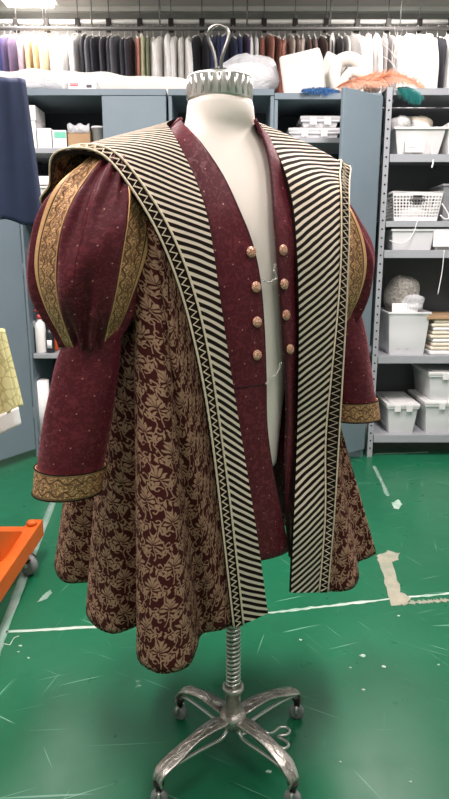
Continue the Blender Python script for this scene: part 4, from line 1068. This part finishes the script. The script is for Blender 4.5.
# ---------------------------------------------------------------- far clothes rails above the cabinets
RY = 5.2
zr, zu = zY(28.5, RY), zY(19, RY)
rail = thing('clothes_rail', (0, RY, zr), 'dark hanging rail carrying the far row of clothes', 'rail')
MB().tube([(-3.19, RY, zr), (3.19, RY, zr)], .014, 10).build('rail_tube', 'rail_grey', rail)
for k, px in enumerate((-60, 44, 92, 160, 247, 330, 400, 470)):
    x = X(px, RY, zr); MB().tube([(x, RY, zr + .017), (x, RY, CEIL - .001)], .006, 8).build('drop_rod', 'rail_grey', rail)
up = thing('ceiling_track', (0, RY + .12, zu), 'pale double conduit track with dark clamps above the far clothes', 'track')
for dz, r in ((.02, .016), (-.025, .012)): MB().tube([(-3.19, RY + .12, zu + dz), (3.19, RY + .12, zu + dz)], r, 10).build('conduit', 'white_enamel', up)
for k in range(-2, 17):
    x = X(22 + 31*k - 6, RY + .12, zu)
    m = MB(); m.box(x - .02, x + .02, RY + .095, RY + .145, zu - .05, zu + .04); m.build('clamp', 'dark_metal', up, bevel=.004)
    MB().tube([(x, RY + .12, zu + .04), (x, RY + .12, CEIL - .001)], .004, 6).build('clamp_rod', 'rail_grey', up)
CLOTH = {}
def cloth(col):
    if col not in CLOTH:
        nm = 'garment_cloth_%d' % len(CLOTH); m, nt, b = new_mat(nm, col, .85, sheen=.15)
        c = coords(); c2 = tuple(min(255, int(v*1.25) + 6) for v in col)
        setc(b, mixc(soft(.5 - noise(c, 9, 3), .3), col, c2)); bump(b, noise(c, 30, 3), .4, .01); CLOTH[col] = nm
    return CLOTH[col]
def garment(px, wpx, col, nm, label, turn=0, drop=0, length=.75, group=None):
    rnd = random.Random(int(px*13)); x = X(px, RY, zr); th = wpx/124/2*.98; ztop = zY(36 + drop, RY); zb = ztop - length
    t = thing(nm, (x, RY, zb), label, nm.replace('_', ' '), group)
    A = math.radians(turn + rnd.uniform(-6, 6)); ca, sa = math.cos(A), math.sin(A)
    def W_(a, b_, z): return Vector((x + a*ca - b_*sa, RY + a*sa + b_*ca, z))
    R = []
    n = 20; dep = .2
    for (f, dd, tt) in ((0, .22, .4), (.02, .35, .6), (.06, .7, .85), (.11, .98, .95), (.16, 1.05, 1), (.35, .95, 1), (.6, .98, 1.02), (.85, 1.05, 1.1), (1, 1.06, 1.12)):
        z = ztop - length*f; ring = []
        for k in range(n):
            a = 2*math.pi*k/n; rip = 1 + .13*math.sin(4*a + px + f*2)*f
            ring.append(W_(th*tt*rip*math.cos(a), dep*dd*math.copysign(abs(math.sin(a))**.7, math.sin(a)), z + .012*math.sin(a*2 + px)*(f > .05)))
        R.append(ring)
    MB().rings(R).build('body', cloth(col), t)
    if wpx > 7.5:
        for s in (-1, 1):
            pts = [W_(0, s*dep*.95, ztop - length*.12), W_(th*.4, s*(dep + .03), ztop - length*.35), W_(th*.5, s*(dep + .02), ztop - length*.75)]
            MB().tube(resample(pts, 10), lambda f: max(.018, th*.62)*(1 - .3*f), 8).build('sleeve', cloth(col), t)
    hk = [W_(0, 0, ztop - .01), W_(0, 0, ztop + .02), W_(0, .006, zr - .022), W_(0, .02, zr - .004), W_(0, .018, zr + .014), W_(0, 0, zr + .021), W_(0, -.018, zr + .012)]
    MB().tube(resample(hk, 16), .0032, 5).build('hanger_hook', 'steel', t)
    MB().tube(resample([W_(0, -dep*.8, ztop - .05), W_(0, -.04, ztop - .004), W_(0, .04, ztop - .004), W_(0, dep*.8, ztop - .05)], 12), .006, 6).build('hanger_bar', 'branch_white', t)
ORD = ['first', 'second', 'third', 'fourth', 'fifth', 'sixth', 'seventh', 'eighth']
def run(spec, colname, kind, where, cols, group):
    for k, (px, wd) in enumerate(spec):
        garment(px, wd, cols[k % len(cols)], kind, f'{colname} {kind.replace("_", " ")} on the far rail, {ORD[k]} {where}', turn=random.uniform(-8, 8), drop=random.uniform(-1, 3), group=group)
run([(-3, 7), (4, 7)], 'navy blue', 'jacket', 'at the left edge', [(36, 44, 92)], 'navy jackets at the left edge')
run([(10, 6), (16, 6)], 'dark purple', 'jacket', 'beside the navy jackets', [(66, 54, 84), (92, 76, 100)], 'purple jackets')
run([(24, 9)], 'mauve grey', 'coat', 'beside the purple jackets', [(150, 132, 142)], None)
run([(33, 8), (39, 7), (46, 7)], 'tan', 'jacket', 'left of the white gowns', [(176, 156, 120), (190, 172, 138), (206, 188, 160)], 'tan jackets')
run([(57, 11), (67, 12), (77, 10)], 'bright white', 'dress', 'between tan and charcoal jackets', [(244, 242, 238), (240, 238, 234)], 'white dresses at left')
run([(85, 7), (92, 7), (99, 7), (105, 6.5), (111, 7), (118, 7), (124.5, 7), (131, 6)], 'charcoal', 'suit_jacket', 'right of the white dresses', [(52, 52, 58), (96, 96, 102), (44, 44, 52), (58, 56, 64)], 'charcoal suit jackets')
run([(136, 4)], 'dusty red', 'shirt', 'after the charcoal jackets', [(160, 104, 92)], None)
run([(141, 7), (147, 5)], 'khaki', 'jacket', 'before the white shirts', [(168, 166, 136), (120, 124, 98)], 'khaki jackets')
run([(153, 9), (161, 8), (168, 8), (175.5, 8), (182, 7), (189, 9)], 'ivory white', 'shirt', 'left of the wire loop', [(236, 234, 228), (222, 216, 204), (244, 242, 238)], 'white shirts')
run([(198, 7), (205, 7)], 'black', 'jacket', 'left of the wire loop', [(34, 34, 40)], 'black jackets by the wire loop')
run([(212, 7), (219, 7), (226, 7), (233, 7), (239, 6)], 'dark navy', 'coat', 'behind the wire loop', [(40, 46, 78), (34, 40, 66)], 'navy coats behind the loop')
run([(245, 6)], 'plum', 'coat', 'after the navy coats', [(64, 48, 78)], None)
run([(251, 6), (256, 5)], 'pale grey', 'shirt', 'above the plastic bag', [(214, 212, 210)], 'pale shirts above the bag')
run([(262, 6), (268, 6), (274, 5), (279, 6), (285, 6)], 'rust brown', 'waistcoat', 'left of the foam block', [(122, 72, 60), (142, 96, 82), (100, 62, 54)], 'rust waistcoats')
run([(291, 6), (297, 6), (303, 6)], 'taupe', 'waistcoat', 'behind the foam block', [(150, 138, 128), (112, 98, 90)], 'taupe waistcoats')
run([(309, 6), (315, 6), (321, 6)], 'dark brown', 'waistcoat', 'right of the taupe ones', [(70, 52, 48), (92, 74, 68)], 'dark brown waistcoats')
run([(327, 6), (333, 6), (339, 6), (345, 6)], 'black', 'blouse', 'behind the foam headpiece', [(40, 38, 42), (170, 166, 162)], 'black blouses')
run([(352, 8), (360, 8), (368, 8), (376, 8)], 'off-white', 'blouse', 'right of the foam headpiece', [(228, 226, 222), (206, 202, 198)], 'off-white blouses')
run([(384, 6), (390, 5)], 'grey', 'blouse', 'behind the white branches', [(130, 126, 124)], 'grey blouses')
run([(398, 9), (407, 10), (417, 11), (427, 11)], 'snow white', 'tunic', 'at the rail right end', [(246, 246, 244)], 'white tunics')
run([(438, 7)], 'jet black', 'tunic', 'between the white tunics', [(36, 36, 42)], None)
run([(447, 9), (456, 8)], 'white cotton', 'tunic', 'at the very right edge', [(240, 240, 238)], 'white tunics at the edge')
